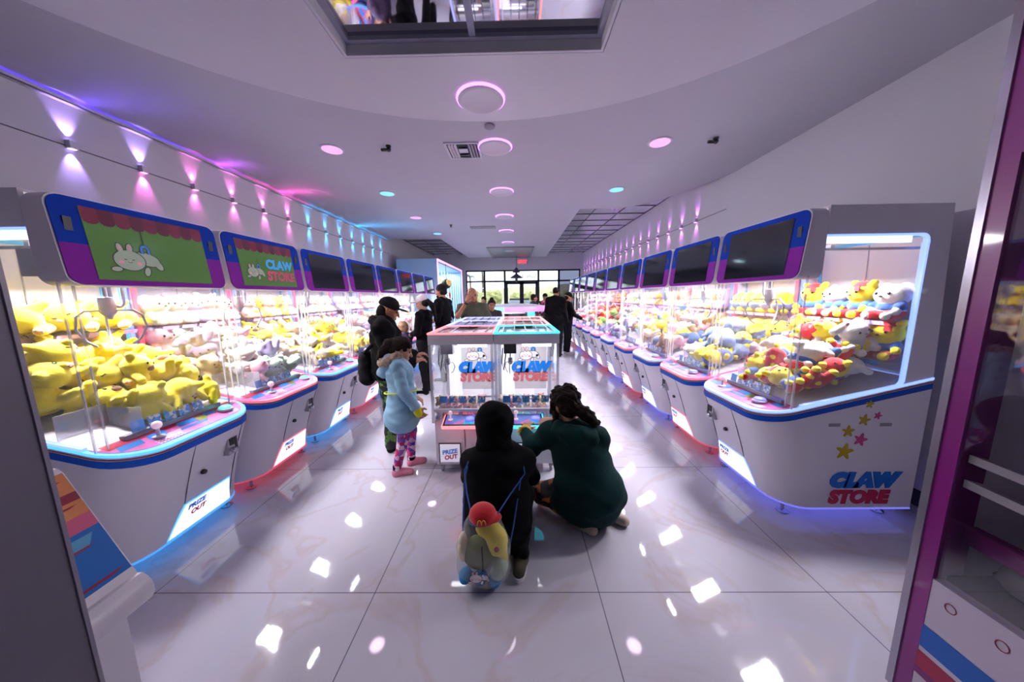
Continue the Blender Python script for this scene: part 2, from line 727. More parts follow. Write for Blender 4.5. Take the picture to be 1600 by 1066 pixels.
# mirror sunk into the ceiling, with its frame
ALU = mat('frame_slate', '#9c9cb2', .4, .1, vary=(8, .05))
MIRROR = mat('mirror', '#c9c6cf', .03, 1.0, vary=(2, .01))
mt = thing('ceiling_mirror', 'large framed two pane mirror sunk in the ceiling overhead', 'mirror', ((MX0 + MX1) / 2, (MY0 + MY1) / 2, ZD))
hw, hl = (MX1 - MX0) / 2 - .004, (MY1 - MY0) / 2 - .004
for nm, z0, z1, t, mm in (('recess_lining', .0, .064, .018, PAINT_LIT), ('frame', .065, .10, .05, ALU)):
    fm = M()
    fm.bx(-hw, hw, hl - t, hl, z0, z1).bx(-hw, hw, -hl, -hl + t, z0, z1).bx(-hw, -hw + t, -hl + t, hl - t, z0, z1).bx(hw - t, hw, -hl + t, hl - t, z0, z1)
    fm.build(nm, mm, mt)
M().bx(-.02, .02, -hl + .05, hl - .05, .07, .098).build('mullion', ALU, mt)
for a, b_ in ((-hw + .05, -.02), (.02, hw - .05)):
    M().bx(a, b_, -hl + .05, hl - .05, .088, .096).build('mirror_pane', MIRROR, mt)

# suspended grid ceiling with mirror tiles towards the shop front
def tile_material():
    m = bpy.data.materials.new('mirror_tile')
    m.use_nodes = True
    nt = m.node_tree
    b = nt.nodes['Principled BSDF']
    b.inputs['Metallic'].default_value = .45
    tc = nt.nodes.new('ShaderNodeTexCoord')
    n = nt.nodes.new('ShaderNodeTexNoise')
    n.inputs['Scale'].default_value = 2
    nt.links.new(tc.outputs['Object'], n.inputs['Vector'])
    cr = nt.nodes.new('ShaderNodeValToRGB')
    cr.color_ramp.elements[0].color = lin('#c4c3d0')
    cr.color_ramp.elements[1].color = lin('#f0f0f6')
    nt.links.new(n.outputs['Fac'], cr.inputs['Fac'])
    nt.links.new(cr.outputs[0], b.inputs['Base Color'])
    b.inputs['Roughness'].default_value = .09
    return m


struct('ceiling_grid_tiles', M().bx(XL, XR, 5.0, YF, ZT, ZT + .02), tile_material())
gm = M()
for i in range(8):
    x = XR - .02 - i * .61
    if x > 1.1:
        gm.bx(x - .007, x + .007, 4.9, YF, ZT - .012, ZT - .001)
for i in range(3):
    x = XL + .02 + i * .61
    gm.bx(x - .007, x + .007, 8.9, YF, ZT - .012, ZT - .001)
for i in range(16):
    y = 5.6 + i * .61
    gm.bx(1.26, XR, y - .007, y + .007, ZT - .012, ZT - .001)
    if y > 9:
        gm.bx(XL, -1.96, y - .007, y + .007, ZT - .012, ZT - .001)
struct('ceiling_grid_bars', gm, DARKM)

# shop front
FRAME = mat('storefront_frame', '#101420', .35, .5)
struct('wall_front', M().bx(XL, XR, YF, YF + .15, 2.76, 3.9).bx(XL, -2.2, YF, YF + .15, 0, 2.76).bx(2.9, XR, YF, YF + .15, 0, 2.76), PAINT)
cols = [-2.2, -1.38, -.47, 1.04, 1.95, 2.9]
ZH = 2.26
wi = 0
for k in range(5):
    a, b_ = cols[k], cols[k + 1]
    wi += 1
    fm = M()
    y0, y1 = YF + .02, YF + .10
    fm.bx(a, a + .045, y0, y1, 0, 2.76).bx(b_ - .045, b_, y0, y1, 0, 2.76).bx(a, b_, y0, y1, 2.70, 2.76).bx(a, b_, y0, y1, ZH - .03, ZH + .04)
    if k != 2:
        fm.bx(a, b_, y0, y1, 0, .12)
    w = struct('window_%d' % wi, fm, FRAME)
    g = M().bx(a + .045, b_ - .045, YF + .055, YF + .061, ZH + .04, 2.70)
    if k != 2:
        g.bx(a + .045, b_ - .045, YF + .055, YF + .061, .12, ZH - .03)
    tint = (.30, .31, .36) if k == 4 else (.95, .97, .97)
    g.build('window_glass', mat_glass('shaded_glass' if k == 4 else 'shop_glass', tint, .04, .4), w)
for k, (a, b_) in enumerate(((-.425, .285), (.285, .995))):
    fm = M()
    fm.bx(a, a + .09, YF + .03, YF + .09, 0, ZH - .03).bx(b_ - .09, b_, YF + .03, YF + .09, 0, ZH - .03).bx(a, b_, YF + .03, YF + .09, ZH - .13, ZH - .03).bx(a, b_, YF + .03, YF + .09, 0, .2)
    d = struct('door_%d' % (k + 1), fm, FRAME)
    M().bx(a + .09, b_ - .09, YF + .055, YF + .061, .2, ZH - .13).build('door_glass', mat_glass('shop_glass'), d)
    hx = b_ - .13 if k == 0 else a + .13
    M().tube([(hx, YF + .03, .95), (hx, YF - .03, .95), (hx, YF - .03, 1.25), (hx, YF + .03, 1.25)], .014).build('door_handle', CHROME, d)
text('window_lettering', 'Suite 1', .25, mat('vinyl_grey', '#a9b2bb', .5), None, (.62, YF + .04, 2.48), (-1, 0, 0), (0, 0, 1), .004, 0, .002)
tag(bpy.data.objects['window_lettering'], 'pale reversed lettering on the glass above the entrance doors', 'lettering')

ex = thing('exit_sign', 'red lit EXIT sign on the header above the entrance', 'sign', (.33, YF - .01, 3.1))
M().bx(-.2, .2, -.05, 0, -.13, .13).build('housing', mat('sign_white', '#d8d0d8', .5), ex)
text('lettering', 'EXIT', .2, mat('exit_red', '#e02030', .5, emit='#ff3a48', es=.8), ex, (0, -.056, 0), (1, 0, 0), (0, 0, 1), .006)

# wall-top recess with the colour-changing strip (left wall), cable line along the wall lights
lip = M()
lip.bx(XL, XL + .05, 1.0, 8.9, ZS - .05, ZS - .045).bx(XL + .045, XL + .05, 1.0, 8.9, ZS - .05, ZS - .022)
struct('trim_cove', lip, PAINT)
cs = [(1.9, 3.6, '#6a48f0'), (3.6, 4.3, '#b048d8'), (4.3, 5.6, '#e848b0'), (5.6, 8.9, '#28b0f0')]
cove = thing('cove_light_strip', 'colour changing light strip hidden along the top of the left wall', 'light strip', (XL + .025, 1.0, ZS - .04))
for i, (a, b_, c) in enumerate(cs):
    M().bx(-.012, .012, a - 1, b_ - 1, -.005, 0).build('strip', mat('cove_%d' % i, c, .5, emit=c, es=1.5), cove)
    lamp('cove_lamp', 'AREA', (.003, (a + b_) / 2 - 1, .002), COVE_W * (b_ - a) * (.45 if i == 0 else 1), lin(c)[:3], cove, (.45, 0, 1), shape='RECTANGLE', size=.02, size_y=b_ - a)
for nm, x0, y0, y1, z in (('trim_cable_left', XL, 1.0, 9.0, 2.845), ('trim_cable_right', XR - .006, 4.6, 13.9, 2.775)):
    struct(nm, M().bx(x0, x0 + .006, y0, y1, z, z + .008), mat('cable_grey', '#5c566a', .5))


def sconce(x, y, z, side, up, dn, label, group):
    t = thing('wall_light', label, 'wall light', (x, y, z), 0, group)
    s = side
    M().bx(min(0, s * .045), max(0, s * .045), -.025, .025, -.03, .03).build('housing', WHITE, t)
    for z0, z1, c in ((.0301, .033, up), (-.033, -.0301, dn)):
        M().bx(min(s * .008, s * .038), max(s * .008, s * .038), -.018, .018, z0, z1).build('lens', mat('lens_' + c, c, .4, emit=c, es=3), t)
    for sg, c in ((1, up), (-1, dn)):
        lamp('beam', 'SPOT', (s * .035, 0, sg * .036), SCONCE_W * (1.6 if y < 3.3 and x < 0 else 1), lin(c)[:3], t, (-s * .30, 0, sg), spot_size=math.radians(62), spot_blend=.8, shadow_soft_size=.01)


for i in range(13):
    y = 2.65 + .485 * i
    c = ('#b898ff', '#b898ff') if i == 0 else ('#b898ff', '#ff70d8') if i == 1 else ('#ff78d8', '#ff78d8') if i < 6 else ('#30b8ff', '#30b8ff')
    word = ['lavender', 'lavender and pink', 'pink'][min(i, 2)] if i < 6 else 'cyan'
    lab = 'small up and down wall light glowing %s on the left wall' % word
    sconce(XL, y, 2.86, 1, c[0], c[1], lab, None if i < 2 else '%s wall lights on the left wall' % word)
for i in range(19):
    sconce(XR, 5.32 + .462 * i, 2.79, -1, '#e070ff', '#f078f0', 'small up and down wall light glowing violet pink on the right wall', 'violet wall lights on the right wall')


def downlight(x, y, c, word, z=ZS, r=.105):
    t = thing('ceiling_downlight', 'round %s downlight in the ceiling, %s' % (word[0], word[1]), 'ceiling light', (x, y, z))
    M().lathe([(r + .02, 0), (r + .018, -.008), (r, -.008), (r, 0)], n=32).build('trim_ring', WHITE, t)
    M().lathe([(r - .001, -.004), (r - .002, -.0105)], n=32).build('diffuser', mat('down_' + c, c, .5, emit=c, es=.36), t)
    lamp('downlight_lamp', 'AREA', (0, 0, -.013), DOWN_W, [.5 + .5 * q for q in lin(c)[:3]], t, (0, 0, -1), shape='DISK', size=r * 1.8)


DL = [(-2.0, 3.63, '#f8b4f0', ('pink', 'nearest on the left side')), (1.585, 3.62, '#f8b4f0', ('pink', 'nearest on the right side')),
      (-2.0, 5.1, '#8ce4f8', ('cyan', 'second on the left side')), (1.6, 5.11, '#8ce4f8', ('cyan', 'second on the right side')),
      (-2.03, 6.6, '#f8b4f0', ('pink', 'third on the left side')), (-2.0, 8.23, '#8ce4f8', ('cyan', 'fourth on the left side'))]
for d in DL:
    downlight(*d)


def ring_light(x, y, z, label):
    t = thing('ring_light', label, 'ceiling light', (x, y, z))
    M().lathe([(.155, 0), (.155, -.012), (.188, -.012), (.188, 0)], n=48).build('glow_ring', mat('ring_glow', '#e890ff', .5, emit='#e88cff', es=1.0), t)
    M().lathe([(.148, -.012), (.174, -.013), (.177, -.020), (.172, -.025), (.15, -.027), (.145, -.024)], n=48).build('cover_disc', mat('cover_lilac', '#dad2e0', .5), t)
    lamp('ring_lamp', 'AREA', (0, 0, -.05), RING_W, (.92, .80, 1), t, (0, 0, -1), shape='DISK', size=.3)


for i, (x, y, z) in enumerate([(-.252, 2.64, ZD), (-.205, 3.645, ZS), (-.195, 5.1, ZS), (-.205, 6.62, ZS), (-.21, 8.06, ZS), (-.205, 9.74, ZS), (-.2, 11.4, ZS)]):
    ring_light(x, y, z, 'round ceiling light with violet glowing rim, ' + ['largest and nearest, below the mirror', 'second from the mirror, beside the air vent', 'third from the mirror', 'fourth from the mirror', 'fifth from the mirror', 'sixth from the mirror', 'farthest from the mirror'][i])

vt = thing('air_vent', 'square louvred air vent in the ceiling beside a ring light', 'air vent', (-.56, 3.72, ZS))
M().bx(-.19, .19, -.19, -.165, -.012, 0).bx(-.19, .19, .165, .19, -.012, 0).bx(-.19, -.165, -.165, .165, -.012, 0).bx(.165, .19, -.165, .165, -.012, 0).build('frame', WHITE, vt)
M().bx(-.164, .164, -.164, .164, -.003, 0).build('duct', BLACK, vt)
sm = M()
for i in range(3):
    for s in (-1, 1):
        x = s * (.075 + .032 * i)
        sm.obox((x, 0, -.012), (.014, .16, .002), Matrix.Rotation(s * .7, 3, 'Y'))
sm.obox((0, .09, -.012), (.05, .02, .002), Matrix.Rotation(.5, 3, 'X'))
sm.obox((0, -.02, -.014), (.05, .05, .002), Matrix.Identity(3))
sm.build('louvre', WHITE, vt)
v2 = thing('air_vent', 'small far air vent in the ceiling towards the shop front', 'air vent', (-.75, 7.6, ZS))
M().bx(-.3, .3, -.12, .12, -.012, 0).build('frame', GREY, v2)
for i, (x, y) in enumerate([(-1.355, 3.58), (2.142, 3.55)]):
    t = thing('security_camera', 'small dark ceiling camera on the %s side of the room' % ('left' if i == 0 else 'right'), 'camera', (x, y, ZS))
    M().lathe([(.028, 0), (.028, -.012), (.012, -.016)], n=16).build('mount', DARKM, t)
    M().ball((0, 0, -.036), .026).build('body', BLACK, t)
    M().lathe([(.016, -.06), (.016, .02), (.01, .03)], (-.02, 0, -.04), 12, 0, 'x').build('lens', BLACK, t)
t = thing('smoke_detector', 'small flat smoke detector beyond the nearest ring light', 'smoke detector', (-.23, 3.22, ZS))
M().lathe([(.05, 0), (.05, -.02), (.03, -.03)], n=20).build('body', GREY, t)
t = thing('sprinkler', 'small dark sprinkler head in the far ceiling', 'sprinkler', (-1.45, 7.3, ZS))
M().lathe([(.04, 0), (.02, -.01), (.012, -.05), (.03, -.055)], n=12).build('body', DARKM, t)
t = thing('ceiling_tray', 'rectangular grey framed panel in the far ceiling before the entrance', 'ceiling panel', (-.15, 11.9, ZS))
M().bx(-.75, .75, -1.3, 1.3, -.02, 0).build('panel', mat('tray_grey', '#8f8a96', .3, .6, vary=(1.5, .2)), t)
M().bx(-.8, .8, -1.36, -1.3, -.04, 0).bx(-.8, .8, 1.3, 1.36, -.04, 0).bx(-.8, -.75, -1.3, 1.3, -.04, 0).bx(.75, .8, -1.3, 1.3, -.04, 0).build('frame', GREY, t)
t = thing('pendant_lamp', 'dark two tier lantern hanging before the entrance doors', 'pendant lamp', (.05, 12.9, 0))
M().tube([(0, 0, 2.7), (0, 0, ZT - .02)], .008).build('cord', BLACK, t)
M().lathe([(.03, 2.76), (.16, 2.58), (.15, 2.56), (.04, 2.56), (.05, 2.5), (.26, 2.36), (.24, 2.33), (.06, 2.33), (.05, 2.22), (.02, 2.16)], n=6).build('shade', mat('lantern_dark', '#3c3a58', .5), t)

# outside the shop front
struct('ground_outside', M().bx(-40, 40, YF + .15, 90, -.15, -.02), mat('asphalt', '#8d8a88', .9, vary=(2, .1)))
kerb = M().bx(-20, 20, YF + 2.2, YF + 2.5, -.02, .12)
struct('trim_kerb', kerb, mat('concrete', '#b8b4ae', .8, vary=(4, .08)))


def car(x, y, col, label):
    t = thing('parked_car', label, 'car', (x, y, -.02))
    pb = mat('car_' + col, col, .25, .3, coat=1.0)
    ring = []
    prof = [(-2.2, .42, .80), (-2.1, .30, .86), (-1.2, .28, .88), (1.2, .28, .90), (2.0, .32, .86), (2.2, .5, .78)]
    rings = []
    for yy, z0, w in prof:
        zt = {-2.2: .75, -2.1: .92, -1.2: 1.0, 1.2: 1.0, 2.0: .92, 2.2: .75}[yy]
        rings.append([(-w, yy, z0), (w, yy, z0), (w, yy, (z0 + zt) / 2), (w * .94, yy, zt), (-w * .94, yy, zt), (-w, yy, (z0 + zt) / 2)])
    M().loft(rings).build('body', pb, t)
    M().loft([[(-.80, -1.3, .97), (.80, -1.3, .97), (.80, 1.6, .97), (-.80, 1.6, .97)], [(-.62, -.6, 1.45), (.62, -.6, 1.45), (.62, 1.0, 1.45), (-.62, 1.0, 1.45)]]).build('cabin_glass', mat('car_glass', '#1b2430', .08, spec=.9), t)
    M().bx(-.62, .62, -.6, 1.0, 1.45, 1.48).build('roof', pb, t)
    for sx in (-1, 1):
        M().lathe([(.06, -.02), (.08, 0), (.08, .02)], (sx * .62, -2.16, .72), 12, 0, 'y').build('headlight', mat('lamp_glass', '#e8f0ff', .1), t)
        for yy in (-1.35, 1.35):
            M().lathe([(.30, -.1), (.33, -.08), (.33, .08), (.30, .1)], (sx * .78, yy, .33), 20, 0, 'x').build('wheel', BLACK, t)


car(.25, YF + 6.2, '#28303c', 'dark car parked outside beyond the entrance doors')
car(2.75, YF + 6.4, '#1d4a66', 'blue car parked outside to the right of the doors')
car(-3.6, YF + 6.5, '#3f7f92', 'teal car parked outside to the left of the doors')
LEAF = mat('dry_foliage', '#7d8a4a', .8, vary=(6, .3))
LEAF2 = mat('palm_green', '#3d5a4a', .8, vary=(6, .3))
BARK = mat('bark', '#6a5a4a', .9, vary=(12, .3))


def bush(x, y, r, label):
    t = thing('roadside_bush', label, 'bush', (x, y, -.02))
    pr = [ell((0, 0, r * .5), (r, r * .7, r * .7), k=.2)]
    for i in range(9):
        a = rng.uniform(0, 6.3)
        pr.append(ell((math.cos(a) * r * .8, math.sin(a) * r * .5, r * rng.uniform(.5, 1.1)), r * rng.uniform(.3, .5), k=.2))
    link('foliage', soft_mesh('foliage', pr, r / 14, mat('bush_%d' % (int(x * 7) % 3), ['#b0a468', '#c8b070', '#9a9a62'][int(x * 7) % 3], .9, vary=(5, .35)), wr=.08 * r, wf=9 / r), t)
    M().tube([(0, 0, 0), (0, 0, r * .5)], .08).build('stem', BARK, t)


for i, (x, y, r) in enumerate([(-7.2, 30, 1.5), (-3.2, 32, 1.7), (.8, 33, 1.3), (4.6, 31, 1.5), (8.4, 32, 1.4), (-11.4, 33, 1.8)]):
    bush(x, y, r, 'dry olive bush across the parking lot, %s of the row' % ['second from the left', 'third from the left', 'fourth from the left', 'fifth from the left', 'rightmost', 'leftmost'][i])


def palm(x, y, h, label):
    t = thing('palm_tree', label, 'palm tree', (x, y, -.02))
    M().tube([(0, 0, 0), (.05, 0, h * .5), (0, 0, h)], [.16, .12, .1], 8).build('trunk', BARK, t)
    m_ = M()
    for i in range(16):
        a = i * 2.4
        el = .2 + .8 * ((i * 7) % 5) / 5
        c, s = math.cos(a), math.sin(a)
        L = h * .2
        pts = [(0, 0, h), (c * L * .5, s * L * .5, h + el * L * .4), (c * L, s * L, h + el * L * .3 - .3 * L)]
        for q in range(2):
            p0, p1 = Vector(pts[q]), Vector(pts[q + 1])
            w = Vector((-s, c, 0)) * L * .09
            w2 = w * (.9 if q == 0 else .1)
            w1 = w * (.3 if q == 0 else .9)
            dz = Vector((0, 0, -.03))
            m_.loft([[p0 - w1, p0 + w1, p0 + w1 + dz, p0 - w1 + dz], [p1 - w2, p1 + w2, p1 + w2 + dz, p1 - w2 + dz]])
    m_.build('fronds', LEAF2, t)


palm(-4.0, 38, 5.2, 'tall palm tree beyond the parking lot, seen in the top left pane')
palm(-5.2, 36, 3.9, 'shorter palm tree beyond the parking lot, at the left pane')
palm(9.0, 40, 5.5, 'palm tree beyond the parking lot, far right')
hill = M()
for sgn, hh, yy in ((1, 6.5, 85), (-1, 5, 80)):
    pts = [(-70 + i * 7, yy, 1.5 + hh * .5 * (1 + math.sin(i * .9 * sgn + yy)) * .5) for i in range(21)]
    hill.loft([[(p[0], yy - 10, -.1) for p in pts], [(p[0], yy, p[2]) for p in pts], [(p[0], yy + 6, -.1) for p in pts]], False, False)
struct('hills_outside', hill, mat('hill_haze', '#a89c80', .95, vary=(.2, .15)))
# ------------------------------------------------------------------ claw machines
W, PITCH = .82, .85
UB = .88


def zr(u):
    return .775 + .24 * (u + .19)


def outline(uf, r, ub=UB, n=8, inset=0.0):
    i = inset
    a = [(ub, i)]
    for k in range(1, 5):
        a.append((ub + (uf + r - ub) * k / 5, i))
    for k in range(n + 1):
        t = math.pi / 2 * k / n
        a.append((uf + r - (r - i) * math.sin(t), r - (r - i) * math.cos(t)))
    b = [(u, W - v) for u, v in reversed(a)]
    return a + b


def fu(v, z):
    """front surface of the lower body"""
    t = min(1, max(0, (z - .1) / .60))
    uf = -.185 * t ** 1.25
    r = .2
    d = r - min(v, W - v)
    return uf + (r - math.sqrt(max(0, r * r - d * d)) if d > 0 else 0)


def bunny(name, parent, loc, xax, yax, s, fill=None, layers=.0012):
    """line drawing: round rabbit hanging from a blue magnet"""
    m_ = M()
    e = .035

    def blob(cx, cy, rx, ry, rot=0, mi=1, z=0):
        c, sn = math.cos(rot), math.sin(rot)
        pts = []
        for k in range(22):
            a = 2 * math.pi * k / 22
            x, y = rx * math.cos(a), ry * math.sin(a)
            pts.append((cx + x * c - y * sn, cy + x * sn + y * c, z))
        m_.quad(*pts, mi=mi)

    body = [(.62, .10, .46, .27, -.25), (1.0, -.12, .13, .22, .5), (.52, -.42, .10, .19, -.3)]
    head = [(0, 0, .52, .40, 0), (-.24, .46, .10, .20, .12), (.08, .48, .10, .20, -.12), (-.5, -.38, .17, .09, .1)]
    z = 0
    for grp in (body, head):
        for b in grp:
            blob(b[0], b[1], b[2] + e, b[3] + e, b[4], 0, z * layers)
        z += 1
        for b in grp:
            blob(*b, mi=1, z=z * layers)
        z += 1
    zz = z * layers
    for x, y, r_, t_ in ((-.24, .48, .045, .12), (.08, .50, .045, .12)):
        blob(x, y, r_, t_, t_, 2, zz)
    for x in (-.30, .30):
        blob(x, -.10, .10, .075, 0, 2, zz)
    for x in (-.14, .12):
        blob(x, .03, .055, .016, .2 if x > 0 else -.2, 0, zz)
    blob(-.01, -.03, .03, .022, 0, 2, zz)
    blob(-.05, -.08, .04, .012, -.5, 0, zz)
    blob(.03, -.08, .04, .012, .5, 0, zz)

    def arch(r0, r1, mi, z):
        n = 12
        pts = [(.62 + r * math.cos(math.pi * k / n), .52 + r * math.sin(math.pi * k / n), z) for k in range(n + 1) for r in (r0, r1)]
        for k in range(n):
            a, b, c, d = pts[2 * k], pts[2 * k + 1], pts[2 * k + 3], pts[2 * k + 2]
            m_.quad(a, b, c, d, mi=mi)
        for sx in (-1, 1):
            x0, x1 = .62 + sx * r0, .62 + sx * r1
            m_.quad((min(x0, x1), .33, z), (max(x0, x1), .33, z), (max(x0, x1), .52, z), (min(x0, x1), .52, z), mi=mi)
    arch(.05, .20, 0, zz)
    arch(.08, .17, 3, zz + layers)
    m_.quad((.60, .72, zz), (.64, .72, zz), (.64, 1.25, zz), (.60, 1.25, zz), mi=0)
    for v in m_.v:
        pass
    m_.v = [(x * s, y * s, z) for x, y, z in m_.v]
    o = m_.build(name, [PRINTK, fill or PRINTW, PRINTP, PRINTB], parent, 0)
    x, y = Vector(xax).normalized(), Vector(yax).normalized()
    n = x.cross(y)
    o.matrix_local = Matrix(((x.x, y.x, n.x, loc[0]), (x.y, y.y, n.y, loc[1]), (x.z, y.z, n.z, loc[2]), (0, 0, 0, 1)))
    return o


PAD = mat('console_pink', '#d06ab0', .3, coat=.4, vary=(9, .25))
PADR = mat('console_red', '#a8123f', .3, coat=.4)
PADB = mat('console_blue', '#1672c8', .3, coat=.4)
PADL = mat('console_lilac', '#c8a8e0', .3, coat=.4)
PADY = mat('console_olive', '#8f9a1a', .3, coat=.4)
PADW = mat('console_white', '#f0e8f4', .3, coat=.4)
BTN = mat('lit_button', '#6adcd0', .25, emit='#58e0d8', es=.4)
BTNV = mat('lit_button_violet', '#8a8cff', .25, emit='#8088ff', es=.4)
JOY = mat('joystick_pearl', '#f0d8e4', .2, emit='#ffd0e0', es=.15)
CARD = mat_print('price_card_print', ['#4a9ae8', '#58a8f0', '#e8f0fa', '#3a88d8', '#78a8e0', '#f0e4dc'], 60, .5)
CARDB = mat('price_card_blue', '#4aa0f0', .5)
SCR_G = mat('display_green', '#4a7038', .12, emit='#7fb060', es=.05, spec=.4)
SCR_R = mat('display_awning', '#6e1e3a', .12, emit='#a03058', es=.03, spec=.8)
SCR_R2 = mat('display_awning_dark', '#561430', .12, emit='#802448', es=.03, spec=.8)
SCR_W = mat('display_white', '#8fa088', .3, emit='#c0d0b8', es=.05)


def build_machine(sx, led, root, screen='dark'):
    def tf(u, v, z):
        return (sx * u, v, z)
    flip = sx < 0

    def MM():
        return M(tf, flip)

    def mk(name, m_, mats, parent=root, smooth=35):
        return m_.build(name, mats, parent, smooth)

    # lower body, lofted from the foot line to the sloping rim
    n = len(outline(0, .2))
    rings = []
    for t in (0, .2, .45, .7, .9, 1.0):
        uf = -.185 * t ** 1.25
        ol = outline(uf, .2)
        rings.append([(u, v, .1 + t * (zr(u) - .075 - .1)) for u, v in ol])
    mk('body', MM().loft(rings), BODYW)

    def band(name, d0, d1, m_, grow=0.0, parent=root):
        a = [(u, v, zr(u) - d0) for u, v in outline(-.185 - grow, .2, UB, 8, -grow)]
        b = [(u, v, zr(u) - d1) for u, v in outline(-.185 - grow, .2, UB, 8, -grow)]
        return mk(name, MM().loft([a, b]), m_, parent)
    band('blue_band', .0745, .036, BLUE, .002)
    w_ = band('rim', .0358, .0005, BODYW, .0)
    band('red_line', .030, .024, REDL, .0025, w_)
    band('led_trim', .0135, -.002, led, .003)
    # light line along the foot
    a = [(u, v, .098) for u, v in outline(-.003, .2, UB, 8, -.003)]
    b = [(u, v, .088) for u, v in outline(-.003, .2, UB, 8, -.003)]
    mk('led_foot_line', MM().loft([a, b]), {'led_cyan': LEDFB, 'led_violet': LEDFV, 'led_pink': LEDFP}[led.name])
    for u, v in ((.09, .1), (.09, W - .1), (.78, .1), (.78, W - .1)):
        q = tf(u, v, 0)
        mk('foot', M().lathe([(.036, 0), (.038, .008), (.02, .018), (.011, .02), (.011, .09)], q, 16), CHROME)

    # console top with its graphics
    co = [(u, v, zr(u) + .0022) for u, v in outline(-.172, .185, .03, 8, .016)]
    top = MM().prism(co, (0, 0, .003))
    con = mk('console', top, PAD)
    zt = lambda u, d=.006: zr(u) + d

    def patch(g, pts, mi, d=.0062):
        g.quad(*[(u, v, zt(u, d)) for u, v in pts], mi=mi)
    art = MM()
    mv = (lambda v: v) if sx < 0 else (lambda v: W - v)
    def P4(u0, u1, v0, v1, mi, skew=0.0, d=.0062):
        patch(art, [(u0, mv(v0)), (u1, mv(v0 + skew)), (u1, mv(v1 + skew)), (u0, mv(v1))], mi, d)
    P4(-.04, .022, .04, .78, 0)
    P4(-.09, -.035, .05, .16, 1, .02)
    P4(-.085, -.03, .19, .28, 1, .02, .0068)
    P4(-.07, -.02, .36, .47, 1, .02, .0068)
    P4(-.06, -.015, .53, .61, 1, .02, .0068)
    P4(-.08, -.03, .47, .53, 3, .02, .0072)
    P4(-.11, -.085, .33, .50, 1, .02)
    P4(-.14, -.10, .62, .70, 2, .02)
    P4(-.05, -.01, .68, .76, 1, .01, .0068)
    P4(-.13, -.08, .22, .32, 2, .03)
    for i in range(24):
        u, v = -.155 + .016 * (i % 3), .18 + .018 * (i // 3)
        patch(art, [(u, mv(v)), (u + .008, mv(v)), (u + .008, mv(v + .01)), (u, mv(v + .01))], 4, .0066)
    mk('graphics', art, [PADR, PADB, PADL, PADY, PADW], con)
    jv, bv = (.23, .66) if sx < 0 else (.60, .20)
    ju = -.085
    jb = tf(ju, jv, zt(ju))
    j = mk('joystick', M().lathe([(.03, 0), (.028, .008), (.009, .012), (.009, .06)], jb, 16), WHITE)
    mk('ball_knob', M().ball((jb[0], jb[1], jb[2] + .075), .024, 16), JOY, j)
    bb = tf(-.075, bv, zt(-.075))
    bt = mk('push_button', M().lathe([(.045, 0), (.045, .012), (.038, .016)], bb, 24), WHITE)
    mk('button_cap', M().lathe([(.037, .012), (.037, .024), (.028, .032), (.01, .035)], bb, 24), BTN if sx < 0 else BTNV, bt)

    # prize flap, backlit, with its light outline
    far = lambda v: v
    pz = [(.245, .112), (.335, .288), (.635, .288), (.66, .112)]
    def ring_pts(poly, d):
        out = []
        for i in range(len(poly)):
            (v0, z0), (v1, z1) = poly[i], poly[(i + 1) % len(poly)]
            for k in range(6):
                v, z = v0 + (v1 - v0) * k / 6, z0 + (z1 - z0) * k / 6
                out.append((fu(v, z) - d, v, z))
        return out
    cx, cz = .47, .2
    big = [(cx + (v - cx) * 1.045, cz + (z - cz) * 1.08) for v, z in pz]
    mk('led_prize_outline', MM().loft([ring_pts(big, -.004), ring_pts(big, .004)]), led)
    pf = mk('prize_flap', MM().loft([ring_pts(pz, -.004), ring_pts(pz, .008)]), PANELW)
    xa = (0, 1, 0) if sx < 0 else (0, -1, 0)
    for i, (w_, m_, dz) in enumerate((('PRIZE', PRINTB, .034), ('OUT', LOGOR, -.014))):
        v = .40 if sx < 0 else .56
        text('lettering', w_, .045, m_, pf, tf(fu(v, .225 + dz) - .012, v + (0.012 * i), .225 + dz), xa, (-.27 * sx, 0, 1), .0022, .2, .0006)

    # coin unit, lock, door seams, vents
    cv, czz = (.60, .575) if sx < 0 else (.63, .575)
    cu = fu(cv, czz)
    c = mk('coin_unit', MM().bx(cu - .016, cu + .03, cv - .04, cv + .04, czz - .07, czz + .07), STEEL)
    mk('coin_slot', MM().bx(cu - .022, cu - .0165, cv - .026, cv + .004, czz + .0, czz + .05).bx(cu - .02, cu - .0165, cv + .012, cv + .03, czz - .05, czz + .05), DARKM, c)
    kq = tf(cu - .03, cv - .012, czz - .035)
    mk('return_knob', M().lathe([(.012, -.014), (.02, -.008), (.02, .008), (.012, .014)], kq, 14, 0, 'x'), CHROME, c)
    lv, lz = (.42, .47) if sx < 0 else (.48, .47)
    lq = tf(fu(lv, lz) - .004, lv, lz)
    mk('key_lock', M().lathe([(.014, -.012), (.017, 0), (.014, .012)], lq, 14, 0, 'x'), DARKM)
    sm_ = MM()
    for v in (.33, .665):
        zs = [.30, .45, .60, .70] if v < .6 else [.12, .3, .5, .70]
        for k in range(3):
            z0, z1 = zs[k], zs[k + 1]
            sm_.loft([[(fu(v, z0) - .0012, v - .0009, z0), (fu(v, z0) - .0012, v + .0009, z0), (fu(v, z0) + .01, v + .0018, z0), (fu(v, z0) + .01, v - .0018, z0)],
                      [(fu(v, z1) - .0012, v - .0009, z1), (fu(v, z1) - .0012, v + .0009, z1), (fu(v, z1) + .01, v + .0018, z1), (fu(v, z1) + .01, v - .0018, z1)]])
    mk('door_seam', sm_, mat('seam_grey', '#5a5664', .6))
    for u in (.24, .58):
        mk('side_vent', MM().bx(u, u + .075, -.003, .01, .70, .722), GREY)

